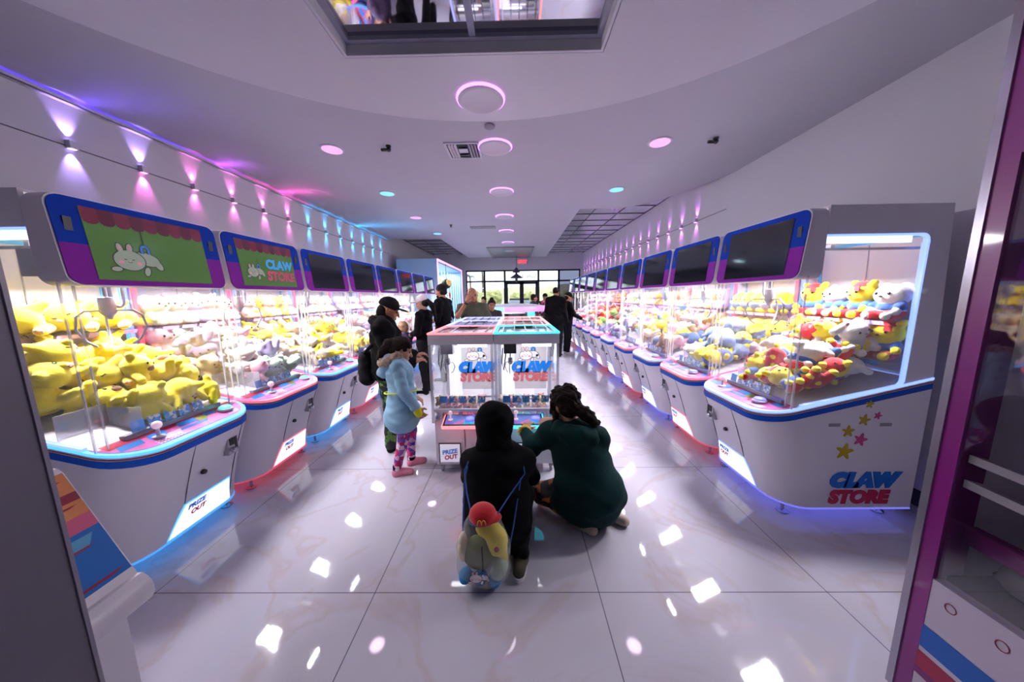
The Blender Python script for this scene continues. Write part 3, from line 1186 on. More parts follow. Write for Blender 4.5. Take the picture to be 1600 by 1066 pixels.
    # upper cabinet: side frames, roof, back
    def arc(cu_, cz_, r, a0, a1):
        return [(cu_ + r * math.cos(math.radians(a0 + (a1 - a0) * k / 6)), cz_ + r * math.sin(math.radians(a0 + (a1 - a0) * k / 6))) for k in range(7)]
    hole_edge = arc(.64, zr(.64) + .045, .055, -75, 0)[0:] + arc(.655, 1.905, .045, 0, 90)
    side = [(.072, 2.112), (.815, 2.112), (UB, zr(UB))] + [(.655, zr(.655))] + hole_edge + [(.072, 1.95)]
    cab = MM()
    for v0, v1 in ((0.003, .021), (W - .021, W - .003)):
        cab.prism([(u, v0, z) for u, z in side], (0, v1 - v0, 0))
    cab.bx(.072, .815, .003, W - .003, 2.112, 2.124)
    cab.prism([(.80, .021, 2.112), (.815, .021, 2.112), (UB, .021, zr(UB)), (UB - .015, .021, zr(UB))], (0, W - .042, 0))
    mk('cabinet_frame', cab, BODYW, root, 20)
    # lit edge of the side windows
    for v0, v1 in ((-.0005, .0235), (W - .0235, W + .0005)):
        le = MM()
        path = [(.05, zr(.05) + .004)] + hole_edge + [(.072, 1.95)]
        for k in range(len(path) - 1):
            (u0, z0), (u1, z1) = path[k], path[k + 1]
            du, dz = u1 - u0, z1 - z0
            L = math.hypot(du, dz) + 1e-9
            nu, nz = -dz / L * .012, du / L * .012
            le.prism([(u0, v0, z0), (u1, v0, z1), (u1 + nu, v0, z1 + nz), (u0 + nu, v0, z0 + nz)], (0, v1 - v0, 0))
        mk('led_window_edge', le, LEDV if led is not LEDP else LEDP, root, 0)
    # glass
    for v in (.008, W - .014):
        mk('side_glass', MM().prism([(-.008, v, zr(0) + .002), (.64, v, zr(.64) + .002), (.69, v, 1.04), (.69, v, 1.94), (-.008, v, 1.94)], (0, .006, 0)), GLASS, root, 0)
    mk('front_glass', MM().bx(-.016, -.010, .03, W - .03, .83, 1.69), GLASS, root, 0)
    for v in (.006, .055, W - .061, W - .012):
        mk('acrylic_post', MM().bx(-.02 if v in (.006, W - .012) else -.018, -.008, v, v + .006, .82, 1.70), EDGE, root, 0)
    # screen head
    def rrect(v0, v1, z0, z1, r, u_of):
        pts = []
        for cx_, cz_, a0 in ((v1 - r, z0 + r, -90), (v1 - r, z1 - r, 0), (v0 + r, z1 - r, 90), (v0 + r, z0 + r, 180)):
            for k in range(6):
                a = math.radians(a0 + 18 * k)
                v, z = cx_ + r * math.cos(a), cz_ + r * math.sin(a)
                pts.append((u_of(z), v, z))
        return pts
    uo = lambda d: (lambda z: -.03 - .045 * (2.115 - z) / .435 + d)
    mk('screen_housing', MM().loft([rrect(.003, W - .003, 1.68, 2.118, .06, uo(.002)), rrect(.003, W - .003, 1.68, 2.118, .06, lambda z: .07)]), BODYW)
    # two coloured surround: split the rounded outline at z = 1.885
    zc = 1.885
    full = rrect(.010, W - .010, 1.687, 2.111, .055, uo(0))
    for nm, mt_, test in (('surround_blue', SBLUE, lambda z: z >= zc), ('surround_pink', SPINK, lambda z: z < zc)):
        pts = [p for p in full if test(p[2])]
        v0, v1 = .010, W - .010
        if nm == 'surround_blue':
            i0 = max(range(len(pts)), key=lambda i: (pts[i][1] > .5, -pts[i][2]))
            pts = [(uo(0)(zc), v1, zc)] + pts + [(uo(0)(zc), v0, zc)]
            o_ = mk(nm, MM().prism(pts, (-.004, 0, 0)), mt_, root, 0)
        else:
            right = [p for p in pts if p[1] > .5]
            left = [p for p in pts if p[1] <= .5]
            pts = [(uo(0)(zc), v0, zc)] + left + right + [(uo(0)(zc), v1, zc)]
            o_ = mk(nm, MM().prism(pts, (-.004, 0, 0)), mt_, root, 0)
        if nm == 'surround_blue':
            for v in (.045, W - .075):
                mk('speaker_slot', MM().bx(uo(0)(1.97) - .0065, uo(0)(1.97) - .003, v, v + .03, 1.93, 2.01), DARKM, o_)
    v0, v1, z0, z1 = .115, W - .115, 1.715, 2.075
    fs = lambda z, d=.007: uo(0)(z) - d
    sc_ = mk('screen', MM().prism([(fs(z0), v0, z0), (fs(z0), v1, z0), (fs(z1), v1, z1), (fs(z1), v0, z1)], (.004, 0, 0)), SCR_G if screen != 'dark' else SCREEN, root, 0)
    if screen != 'dark':
        aw = MM()
        na = 9
        dv = (v1 - v0) / na
        for k in range(na):
            a0 = v0 + k * dv
            pts = [(a0, z1), (a0, z1 - .06)] + [(a0 + dv / 2 - dv / 2 * math.cos(math.pi * q / 6), z1 - .06 - .022 * math.sin(math.pi * q / 6)) for q in range(1, 6)] + [(a0 + dv, z1 - .06), (a0 + dv, z1)]
            aw.quad(*[(fs(z, .0078), v, z) for v, z in pts], mi=k % 2)
        mk('awning_picture', aw, [SCR_R, SCR_R2], sc_, 0)
        yv = Vector((-sx * (uo(0)(2.0) - uo(0)(1.9)) * -1, 0, .1)).normalized()
        yv = Vector((sx * (uo(0)(2.0) - uo(0)(1.9)), 0, .1)).normalized()
        s_ = .135 if screen == 'bunny' else .098
        vv = v0 + .15 if screen == 'bunny' else v0 + .11
        zz = 1.825
        bunny('rabbit_picture', sc_, tf(fs(zz, .0082), vv, zz), xa, yv, s_, SCR_W, .0003)
        if screen == 'logo':
            for w_, m_, z in (('CLAW', mat('display_blue', '#2a7ab8', .3, emit='#2a8ac8', es=.25), 1.90), ('STORE', mat('display_red', '#8a2a4a', .3, emit='#a83058', es=.2), 1.80)):
                text('lettering', w_, .105, m_, sc_, tf(fs(z, .0085), .52, z), xa, yv, .006, .12, .0006)

    # inside: deck, back panel with frame and drawing, shelves, light strips
    dk = MM()
    dk.prism([(.0, .022, zr(0) - .0), (.80, .022, zr(.8) - .0), (.80, W - .022, zr(.8)), (.0, W - .022, zr(0))], (0, 0, .006))
    mk('deck', dk, INNER)
    bp = MM()
    bp.prism([(.815, .022, zr(.8)), (.775, .022, 2.10), (.785, .022, 2.10), (.825, .022, zr(.8))], (0, W - .044, 0))
    bk = mk('back_panel', bp, INNER)
    ub_ = lambda z: .815 - .04 * (z - 1.0) / 1.1
    fr = MM()
    for v0_, v1_, z0_, z1_ in ((.05, .075, 1.05, 1.97), (W - .075, W - .05, 1.05, 1.97), (.05, W - .05, 1.945, 1.97)):
        fr.prism([(ub_(z0_) - .002, v0_, z0_), (ub_(z0_) - .002, v1_, z0_), (ub_(z1_) - .002, v1_, z1_), (ub_(z1_) - .002, v0_, z1_)], (-.004, 0, 0))
    mk('blue_border', fr, mat('border_sky', '#58b4e8', .4), bk, 0)
    mk('mid_line', MM().prism([(ub_(1.1) - .002, .40, 1.1), (ub_(1.1) - .002, .406, 1.1), (ub_(1.94) - .002, .406, 1.94), (ub_(1.94) - .002, .40, 1.94)], (-.002, 0, 0)), GREY, bk, 0)
    bunny('rabbit_picture', bk, tf(ub_(1.36) - .0045, .36 if sx > 0 else .30, 1.36), xa, (0, 0, 1), .16)
    for z in (1.135, 1.405):
        sh = mk('shelf', MM().bx(.58, ub_(z) - .008, .03, W - .03, z - .008, z), GLASS, root, 0)
        sb = MM()
        for k in range(5):
            v = .06 + k * .142
            sb.prism([(.578, v, z - .03), (.578, v + .115, z - .03), (.578, v + .125, z - .004), (.578, v + .01, z - .004)], (-.004, 0, 0))
        mk('shelf_stripe', sb, PRINTB if z < 1.2 else PADL, sh, 0)
    st = MM()
    st.bx(.06, .62, .026, .040, 1.90, 1.945).bx(.06, .62, W - .040, W - .026, 1.90, 1.945)
    mk('light_strip', st, LEDW, root, 0)
    st = MM()
    for v in (.026, W - .034):
        st.prism([(.70, v, 1.02), (.715, v, 1.02), (.705, v, 1.9), (.69, v, 1.9)], (0, .008, 0))
    mk('led_corner', st, led, root, 0)
    mk('lamp_housing', MM().bx(.07, .62, .10, W - .10, 2.03, 2.05), WHITE, root, 0)
    q = tf(.24, W / 2, 2.02)
    lamp('led_panel', 'AREA', q, MACHINE_W, (1, .965, 1.0), root, (-.6 * sx, 0, -1), shape='RECTANGLE', size=.15, size_y=.60)
    # gantry, carriage and claw
    cw = (.30, .40) if sx < 0 else (.36, .52)
    g = MM()
    g.bx(.06, .72, .05, .066, 1.86, 1.875).bx(.06, .72, W - .066, W - .05, 1.86, 1.875)
    gy = mk('gantry', g, STEEL)
    cu_ = .16
    mk('cross_rail', MM().bx(cu_ - .012, cu_ + .012, .05, W - .05, 1.875, 1.895), STEEL, gy)
    vc = .30 if sx < 0 else .50
    mk('carriage', MM().bx(cu_ - .07, cu_ + .07, vc - .05, vc + .05, 1.76, 1.86).bx(cu_ - .09, cu_ + .09, vc - .03, vc + .03, 1.895, 1.92), GREY, gy)
    wh = M()
    for du, dv in ((-.07, -.06), (.07, -.06), (-.07, .06), (.07, .06)):
        p_ = tf(cu_ + du, vc + dv, 1.885)
        wh.lathe([(.016, -.006), (.018, 0), (.016, .006)], p_, 12, 0, 'y')
    mk('carriage_wheel', wh, CHROME, gy)
    if True:
        ev = .05 if sx < 0 else W - .09
        mk('side_motor', MM().bx(cu_ - .06, cu_ + .06, ev, ev + .04, 1.73, 1.86), GREY, gy)
    lp = []
    for k in range(13):
        a = math.pi * (1 + k / 12)
        lp.append(tf(cu_ + .03, vc + .075 + .03 * math.cos(a), 1.62 + .05 * math.sin(a)))
    lp = [tf(cu_ + .03, vc + .045, 1.76)] + lp + [tf(cu_ + .03, vc + .105, 1.76)]
    mk('coil_cable', M().tube(lp, .009, 8), GREY, gy)
    cl = M()
    p0 = tf(cu_, vc, 0)
    hz = 1.56
    cl.lathe([(.008, hz + .2), (.008, hz + .07), (.03, hz + .065), (.034, hz + .03), (.034, hz - .02), (.02, hz - .04), (.012, hz - .06)], (p0[0], p0[1], 0), 14)
    ch = mk('claw', cl, STEEL, root)
    for k in range(3):
        a = 2 * math.pi * k / 3 + .5
        c_, s_ = math.cos(a), math.sin(a)
        pts = [(.03, 0), (.10, .0), (.135, -.03), (.145, -.10), (.11, -.17), (.075, -.20)]
        mk('claw_prong', M().tube([(p0[0] + c_ * r, p0[1] + s_ * r, hz - .01 + z) for r, z in pts], .006, 6), STEEL, ch)
    # acrylic guard round the prize chute, ledge and price cards
    gv = (.04, .25) if sx < 0 else (W - .25, W - .04)
    gd = MM()
    gd.bx(.22, .225, gv[0], gv[1], zr(.2), zr(.2) + .14)
    vv = gv[1] if sx < 0 else gv[0]
    gd.bx(.02, .22, vv - .0025, vv + .0025, zr(.1), zr(.1) + .14)
    mk('chute_guard', gd, EDGE, root, 0)
    v0 = .14 if sx < 0 else .10
    mk('front_ledge', MM().bx(-.006, .03, v0, v0 + .56, .822, .852), GREY)
    for k in range(5):
        v = v0 + .04 + k * .085
        if sx > 0:
            v = v0 + .46 - k * .085
        cd = mk('price_card', MM().obox((.006, v + .033, .885), (.0015, .033, .031), Matrix.Rotation(.15, 3, 'Y')), CARDB if k == 0 else CARD, root, 0)
    return root


SIDES = [(-1, -2.2, 1.46, 8), (1, 1.86, 1.99, 10)]
MACHINES = []
ORD = ['nearest', 'second', 'third', 'fourth', 'fifth', 'sixth', 'seventh', 'eighth', 'ninth', 'tenth']
CONTENT = {-1: ['yellow plush toys', 'pastel pink and mint plush toys', 'yellow and cream plush toys', 'white and yellow plush toys', 'lilac and white plush toys', 'cream plush toys', 'pink plush toys', 'cream and yellow plush toys'],
           1: ['red capped plush toys', 'round yellow plush toys', 'pink and tan plush toys', 'orange and cream plush toys', 'lavender and grey plush toys', 'green and white plush toys', 'red and orange plush toys', 'mixed bright plush toys', 'pink plush toys', 'white plush toys']}


def machine_label(sx, i):
    return '%s claw machine of the %s row, filled with %s' % (ORD[i], 'left' if sx < 0 else 'right', CONTENT[sx][i])


for sx, x0, y0, cnt in SIDES:
    proto = {}
    for i in range(cnt):
        pink = i % 2 == 1
        if sx < 0 and i < 3:
            proto_key = i
            scr = ['bunny', 'logo', 'dark'][i]
        else:
            scr = 'dark'
        key = (scr, pink)
        loc = (x0, y0 + PITCH * i, 0)
        if key not in proto:
            root = thing('claw_machine', machine_label(sx, i), 'claw machine', loc, 0, 'claw machines along the %s wall' % ('left' if sx < 0 else 'right'))
            build_machine(sx, LEDP if pink else (LEDB if sx < 0 else LEDV), root, scr)
            proto[key] = root
        else:
            root = copy_tree(proto[key])
            root.location = loc
            root['label'] = machine_label(sx, i)
        MACHINES.append((sx, i, root))

# lettering and stickers on the near side of the first machine on the right
R1 = [m for m in MACHINES if m[0] == 1 and m[1] == 0][0][2]
text('lettering', 'CLAW', .158, LOGOB, R1, (.52, -.003, .305), (1, 0, 0), (0, 0, 1), .019, .18, .0015, 1.08, (.92, .82))
text('lettering', 'STORE', .158, LOGOR, R1, (.51, -.003, .178), (1, 0, 0), (0, 0, 1), .0115, .10, .0015, 1.0, (.85, .80))


def star(u, z, r, rot, m_):
    pts = []
    for k in range(40):
        a = 2 * math.pi * k / 40
        rr = r * (.72 + .28 * math.cos(5 * a)) * (1 + .06 * math.cos(10 * a))
        pts.append((u + rr * math.sin(a + rot), -.0005, z + rr * math.cos(a + rot)))
    M().prism(pts, (0, -.003, 0)).build('star_sticker', m_, R1, 0)


for u, z, r, rot, m_ in ((.49, .855, .028, .1, YEL), (.47, .745, .040, .2, YEL), (.555, .775, .026, .3, PNK), (.375, .665, .042, .0, YEL), (.465, .605, .046, .25, PNK), (.37, .52, .060, .15, YEL)):
    star(u, z, r, rot, m_)
# ------------------------------------------------------------------ plush toys
def fur(name, col):
    return mat('plush_' + name, col, .9, vary=(14, .08), bump=(90, .25), sheen=.4)


PL = {k: fur(k, c) for k, c in dict(yellow='#ffe62a', gold='#f6cc68', cream='#f0dcb8', white='#f0ece8', pink='#f0b4bc', mint='#c0dcc0', lilac='#c8b4e0', sky='#b4c8ec', brown='#6a3e20', tan='#c89870', red='#c81420', orange='#e87838',
                                        blue='#2858a8', slate='#6a80b0', green='#7aa84a', grey='#a8a4b4').items()}
EYE = mat('plush_eye', '#140e10', .2, vary=(30, .1))
PH = .0095


def limb_prims(kind):
    """facing +X, sitting, about 0.22 high"""
    head = ell((0, 0, .155), (.070, .080, .068), k=.02)
    if kind == 'bear':
        return [head, ell((0, 0, .065), (.054, .060, .066), k=.012), cap((0, .052, .205), (0, .066, .222), .024, .02, .006), cap((0, -.052, .205), (0, -.066, .222), .024, .02, .006),
                cap((.01, .05, .095), (.055, .082, .06), .021, k=.007), cap((.01, -.05, .095), (.055, -.082, .06), .021, k=.007),
                cap((.02, .036, .026), (.088, .05, .024), .025, k=.007), cap((.02, -.036, .026), (.088, -.05, .024), .025, k=.007), cap((-.05, 0, .05), (-.075, 0, .06), .02, k=.01)]
    if kind == 'bunny':
        return [ell((0, 0, .145), (.068, .085, .064), k=.02), ell((0, 0, .06), (.055, .062, .060), k=.012), cap((-.01, .045, .20), (-.03, .10, .165), .020, .026, .007), cap((-.01, -.045, .20), (-.03, -.10, .165), .020, .026, .007),
                cap((.01, .05, .085), (.06, .075, .05), .02, k=.007), cap((.01, -.05, .085), (.06, -.075, .05), .02, k=.007),
                cap((.02, .036, .025), (.085, .05, .024), .024, k=.007), cap((.02, -.036, .025), (.085, -.05, .024), .024, k=.007), ell((-.06, 0, .05), .024, k=.01)]
    if kind == 'ball':
        return [ell((0, 0, .095), (.085, .088, .092), k=.02), cap((0, .075, .10), (.02, .115, .085), .018, .016, .007), cap((0, -.075, .10), (.02, -.115, .085), .018, .016, .007),
                cap((.02, .036, .016), (.05, .045, .016), .024, k=.007), cap((.02, -.036, .016), (.05, -.045, .016), .024, k=.007)]
    if kind == 'sleepy':       # lying on its belly, head to +X
        return [ell((.085, 0, .085), (.080, .090, .072), k=.02), ell((-.06, 0, .06), (.115, .075, .058), k=.02), cap((.07, .062, .135), (.05, .092, .165), .026, .018, .01), cap((.07, -.062, .135), (.05, -.092, .165), .026, .018, .01),
                cap((.03, .07, .035), (.12, .10, .024), .026, .024, .01), cap((.03, -.07, .035), (.12, -.10, .024), .026, .024, .01), cap((-.13, .05, .03), (-.19, .08, .024), .028, k=.01), cap((-.13, -.05, .03), (-.19, -.08, .024), .028, k=.01),
                cap((-.16, 0, .07), (-.22, .0, .10), .02, k=.01)]


def face_spots(kind):
    if kind == 'sleepy':
        return [(.153, .036, .105), (.153, -.036, .105)], (.166, 0, .085)
    if kind == 'ball':
        return [(.082, .03, .115), (.082, -.03, .115)], (.090, 0, .095)
    zc = .155 if kind == 'bear' else .145
    return [(.064, .032, zc + .01), (.064, -.032, zc + .01)], (.073, 0, zc - .008)


_PM = {}


def plush_parts(kind, style):
    """list of (part name, mesh) for one style; first is the body"""
    key = (kind, style)
    if key in _PM:
        return _PM[key]
    nm, main, second, extras = style
    parts = [('body', soft_mesh('plush_body', limb_prims(kind), PH, PL[main]))]
    eyes, nose = face_spots(kind)
    for e in eyes:
        if kind == 'sleepy':
            m_ = M().tube([(e[0] - .004, e[1] - .014, e[2] + .004), (e[0] + .003, e[1], e[2] - .004), (e[0] - .004, e[1] + .014, e[2] + .004)], .003, 6)
        else:
            m_ = M().ball(e, (.005, .008, .009), 10)
        parts.append(('eye', m_.mesh('eye', EYE)))
    parts.append(('nose', M().ball(nose, (.006, .010, .006), 10).mesh('nose', PL['brown'] if main in ('yellow', 'gold', 'cream') else EYE)))
    if 'cap' in extras:
        parts.append(('cap', soft_mesh('cap', [ell((0, 0, .208), (.045, .05, .026), k=.01), cap((0, 0, .23), (0, 0, .246), .005, k=.006), ell((.0, 0, .2), (.06, .062, .012), k=.01)], .008, PL['red'])))
    if 'outfit' in extras:
        parts.append(('shirt', soft_mesh('shirt', [ell((0, 0, .072), (.060, .066, .042), k=.02), cap((.01, .052, .093), (.035, .07, .076), .025, k=.01), cap((.01, -.052, .093), (.035, -.07, .076), .025, k=.01)], .009, PL['blue'])))
        parts.append(('trousers', soft_mesh('trousers', [ell((0, 0, .036), (.063, .068, .034), k=.02), cap((.02, .036, .026), (.07, .046, .025), .029, k=.01), cap((.02, -.036, .026), (.07, -.046, .025), .029, k=.01)], .009, PL['red'])))
    if 'badge' in extras:
        parts.append(('badge', M().prism([(.066, .022, .172), (.066, .058, .172), (.062, .058, .205), (.062, .022, .205)], (.006, 0, 0)).mesh('badge', PL['red'], 0)))
    if 'belly' in extras:
        parts.append(('lower_half', soft_mesh('lower_half', [ell((0, 0, .088), (.090, .093, .09), k=.02, cut=((0, 0, 1), -.005))], .009, PL[second])))
    if 'patch' in extras:
        if kind == 'sleepy':
            parts.append(('muzzle', soft_mesh('muzzle', [ell((.150, 0, .072), (.016, .034, .022), k=.01)], .007, PL['cream'])))
            for sg in (1, -1):
                parts.append(('paw_pad', M().ball((.135, sg * .104, .024), (.014, .018, .016), 10).mesh('paw_pad', PL['tan'])))
        else:
            parts.append(('muzzle', soft_mesh('muzzle', [ell((.058, 0, .135), (.02, .03, .02), k=.01)], .007, PL[second])))
    if 'innerear' in extras:
        for s in (1, -1):
            parts.append(('ear_lining', M().ball((.018, s * .062, .218), (.008, .014, .014), 10).mesh('ear_lining', PL[second])))
    _PM[key] = parts
    return parts


def plush_merged(kind, style):
    """far toys: the same shapes, coarser, as one mesh"""
    key = (kind, style, 'm')
    if key in _PM:
        return _PM[key]
    nm, main, second, extras = style
    V, F = soft(limb_prims(kind), .0165)
    m_ = M().add([tuple(v) for v in V], [tuple(f) for f in F], 0)
    eyes, nose = face_spots(kind)
    for e in eyes:
        m_.ball(e, .009, 6, 1)
    m_.ball(nose, (.008, .011, .008), 6, 2)
    if 'belly' in extras:
        m_.ball((0, 0, .06), (.091, .094, .06), 12, 2)
    if 'cap' in extras:
        m_.ball((0, 0, .21), (.05, .05, .026), 10, 2)
    _PM[key] = m_.mesh('plush', [PL[main], EYE, PL[second]], 60)
    return _PM[key]


S = {  # style: name word, main, second, extras
    'yb': ('yellow', 'yellow', 'brown', ('patch',)),
    'pk': ('pink', 'pink', 'white', ('innerear',)), 'mt': ('mint', 'mint', 'white', ()), 'wh': ('white', 'white', 'pink', ('innerear',)), 'li': ('lilac', 'lilac', 'white', ()), 'cr': ('cream', 'cream', 'tan', ('patch',)),
    'yc': ('yellow', 'yellow', 'red', ('cap', 'outfit', 'badge')), 'wc': ('white', 'white', 'red', ('outfit',)),
    'yg': ('yellow', 'yellow', 'slate', ('belly',)), 'sl': ('grey blue', 'slate', 'yellow', ('belly',)),
    'go': ('golden', 'gold', 'brown', ('patch',)), 'tn': ('tan', 'tan', 'cream', ('patch',)), 'or': ('orange', 'orange', 'cream', ('patch',)),
    'gr': ('grey', 'grey', 'white', ()), 'gn': ('green', 'green', 'cream', ('patch',)), 'rd': ('red', 'red', 'cream', ('patch',)), 'sk': ('sky blue', 'sky', 'white', ()),
}
KIND = {'yb': 'sleepy', 'pk': 'bear', 'mt': 'bunny', 'wh': 'bunny', 'li': 'bunny', 'cr': 'bear', 'yc': 'bear', 'wc': 'bunny', 'yg': 'ball', 'sl': 'ball', 'go': 'bear', 'tn': 'bear', 'or': 'bear', 'gr': 'bunny', 'gn': 'ball', 'rd': 'bear', 'sk': 'bunny'}
NOUN = {'bear': 'bear', 'bunny': 'rabbit', 'ball': 'round', 'sleepy': 'sleeping'}
_PROTO = {}


def plush(code, near, loc, rot, s, label, group, kind=None):
    kind = kind or KIND[code]
    st = S[code]
    name = {'bear': 'plush_bear', 'bunny': 'plush_rabbit', 'ball': 'round_plush', 'sleepy': 'sleeping_plush'}[kind]
    if not near:
        o = link(name, plush_merged(kind, st))
    else:
        key = (kind, code)
        if key not in _PROTO:
            pt = plush_parts(kind, st)
            o = link(name, pt[0][1])
            for nm, me in pt[1:]:
                link(nm, me, o)
            _PROTO[key] = o
        else:
            o = copy_tree(_PROTO[key])
    o.location = loc
    o.rotation_euler = rot
    o.scale = (s, s, s)
    tag(o, label, 'plush toy', group)
    return o


def fill_machine(sx, i, root, shelf, pile, near, kshelf=None, kpile=None, big=1.0, npile=None):
    x0, y0 = root.location.x, root.location.y
    face = 0 if sx < 0 else math.pi
    mname = '%s %s machine' % (ORD[i], 'left' if sx < 0 else 'right')
    n = 4 if big > 1.11 else 5
    r = random.Random(100 + i + (50 if sx > 0 else 0))
    for lv, z in enumerate((1.137, 1.407)):
        row = 'lower' if lv == 0 else 'upper'
        for k in range(n):
            c = shelf[(k + lv) % len(shelf)]
            kd = (kshelf or {}).get(c, KIND[c])
            v = .135 + (W - .27) * k / (n - 1)
            u = .69 if kd != 'sleepy' else .66
            s = (1.02 if kd != 'sleepy' else .98) * big
            if kd == 'sleepy':
                a = face + (-1.1 if sx < 0 else 1.1) + r.uniform(-.2, .2)
            else:
                a = face + r.uniform(-.25, .25)
            pos = ['nearest', 'second', 'middle', 'fourth', 'farthest'] if n == 5 else ['nearest', 'second', 'third', 'farthest']
            lab = '%s %s plush toy, %s on the %s shelf of the %s' % (S[c][0], NOUN[kd], pos[k], row, mname)
            plush(c, near, (x0 + sx * u, y0 + v, z + (.0 if kd != 'sleepy' else .004)), (0, 0, a), s, lab, 'plush toys on the shelves of the ' + mname, kd)
    # heap on the sloping deck: a bottom layer and a looser layer leaning on the back
    cells = []
    st = .132 * big
    nu, nv = int(.56 / st) + 1, int((W - .14) / st)
    for a in range(nu):
        for b in range(nv):
            u, v = .08 + a * st + r.uniform(-.02, .02), .09 + (b + .5) * (W - .18) / nv + r.uniform(-.02, .02)
            gv = v if sx < 0 else W - v
            if u < .25 and gv < .26:
                continue
            cells.append((u, v, zr(u) + .045 * big, 0))
    for a in range(max(1, nu - 1)):
        for b in range(nv - 1):
            u, v = .24 + a * st + r.uniform(-.02, .02), .14 + (b + .5) * (W - .28) / max(1, nv - 1) + r.uniform(-.03, .03)
            gv = v if sx < 0 else W - v
            if u < .32 and gv < .3:
                continue
            cells.append((u, v, zr(u) + .14 * big, 1))
    for b in range(nv):
        cells.append((.50 + r.uniform(-.04, .04), .12 + (b + .5) * (W - .24) / nv, zr(.5) + .22 * big, 1))
    if npile:
        r.shuffle(cells)
        cells = cells[:npile]
    seen = {}
    for u, v, z, layer in cells:
        c = r.choice(pile)
        kd = (kpile or {}).get(c, KIND[c])
        if kd == 'sleepy':
            rot = (r.uniform(-.5, .5), r.uniform(-.35, .25), r.uniform(0, 6.28))
            zz = z - .045 * big
        else:
            rot = (r.uniform(-.5, .5), r.choice((-1.35, 1.35, -1.1, .2)) + r.uniform(-.2, .2), r.uniform(0, 6.28))
            zz = z
            if abs(rot[1]) > 1:
                pass
        s = big * r.uniform(.84, .98)
        R = Matrix.Rotation(rot[2], 3, 'Z') @ Matrix.Rotation(rot[1], 3, 'Y') @ Matrix.Rotation(rot[0], 3, 'X')
        cen = R @ Vector((0, 0, .10 if kd != 'sleepy' else .06)) * s
        zc = zz + .03 * s + (.012 if layer else .004)
        if kd == 'sleepy':
            zc = zz + .06 * s
        where = 'front' if u < .27 else 'back' if u > .45 else 'middle'
        lab = '%s %s plush in the heap inside the %s, %s of the heap' % (S[c][0], NOUN[kd], mname, where)
        uu = min(max(u, .09), .62)
        vv = min(max(v, .105), W - .105)
        plush(c, near, (x0 + sx * uu - cen.x, y0 + vv - cen.y, zc - cen.z + .05 * s), rot, s, lab, 'heap of plush toys in the ' + mname, kd)


SLEEP = {'yb': 'sleepy'}
FILL = {(-1, 0): (['yb'], ['yb', 'yb', 'yc2'], 1.16, None), (-1, 1): (['pk', 'mt', 'wh', 'li'], ['pk', 'mt', 'wh', 'cr', 'li'], 1.1, None), (-1, 2): (['yc2', 'cr'], ['yb', 'cr', 'wh'], 1.0, None),
        (-1, 3): (['wh', 'cr'], ['yb', 'wh', 'yb'], 1.0, 20), (-1, 4): (['li', 'wh'], ['li', 'wh', 'pk'], 1.0, 16), (-1, 5): (['cr', 'wh'], ['cr', 'go', 'wh'], 1.0, 14), (-1, 6): (['pk', 'wh'], ['pk', 'wh'], 1.0, 12), (-1, 7): (['wh', 'cr'], ['yb', 'wh'], 1.0, 12),
        (1, 0): (['yc', 'wc'], ['yc', 'wc', 'wh', 'yc'], 1.12, None), (1, 1): (['yg'], ['yg', 'sl', 'yg', 'wh'], 1.05, None), (1, 2): (['tn', 'pk', 'go'], ['pk', 'yg', 'sl', 'tn'], 1.05, None), (1, 3): (['go', 'cr', 'or'], ['go', 'cr', 'yg', 'pk'], 1.0, 20),
        (1, 4): (['li', 'go'], ['li', 'go', 'gr'], 1.0, 18), (1, 5): (['gn', 'wh'], ['gr', 'sk', 'li', 'gn'], 1.0, 16), (1, 6): (['rd', 'or'], ['rd', 'or', 'gn', 'go'], 1.0, 16), (1, 7): (['or', 'pk'], ['rd', 'or', 'pk'], 1.0, 14), (1, 8): (['pk', 'wh'], ['pk', 'wh', 'rd'], 1.0, 10), (1, 9): (['wh', 'li'], ['wh', 'li'], 1.0, 10)}
S['yc2'] = ('yellow', 'yellow', 'brown', ('patch',))
KIND['yc2'] = 'bear'
for sx, i, root in MACHINES:
    sh, pi, big, npile = FILL[(sx, i)]
    near = (i < 2) or (i == 2 and sx < 0)
    fill_machine(sx, i, root, sh, pi, near, big=big, npile=npile)
for o in _PROTO.values():
    pass
# ------------------------------------------------------------------ island of small claw machines in the middle aisle
ISL_Y, ISL_D = 2.57, .66
LEDISB = mat('led_aqua', '#30c0d8', .4, emit='#48d8f0', es=0.80)
LEDISP = mat('led_coral', '#e87a80', .4, emit='#ff8088', es=0.70)
LEDISV = mat('led_periwinkle', '#8890f0', .4, emit='#a0a8ff', es=0.80)
LEDISR = mat('led_rose', '#f09090', .4, emit='#ff9a98', es=0.75)
TRAYP = mat_print('tray_graphics', ['#6ab8f4', '#8a9af0', '#f098d8', '#a888f0', '#f0dc60', '#68ccf4'], 9, .15, 'EASE')


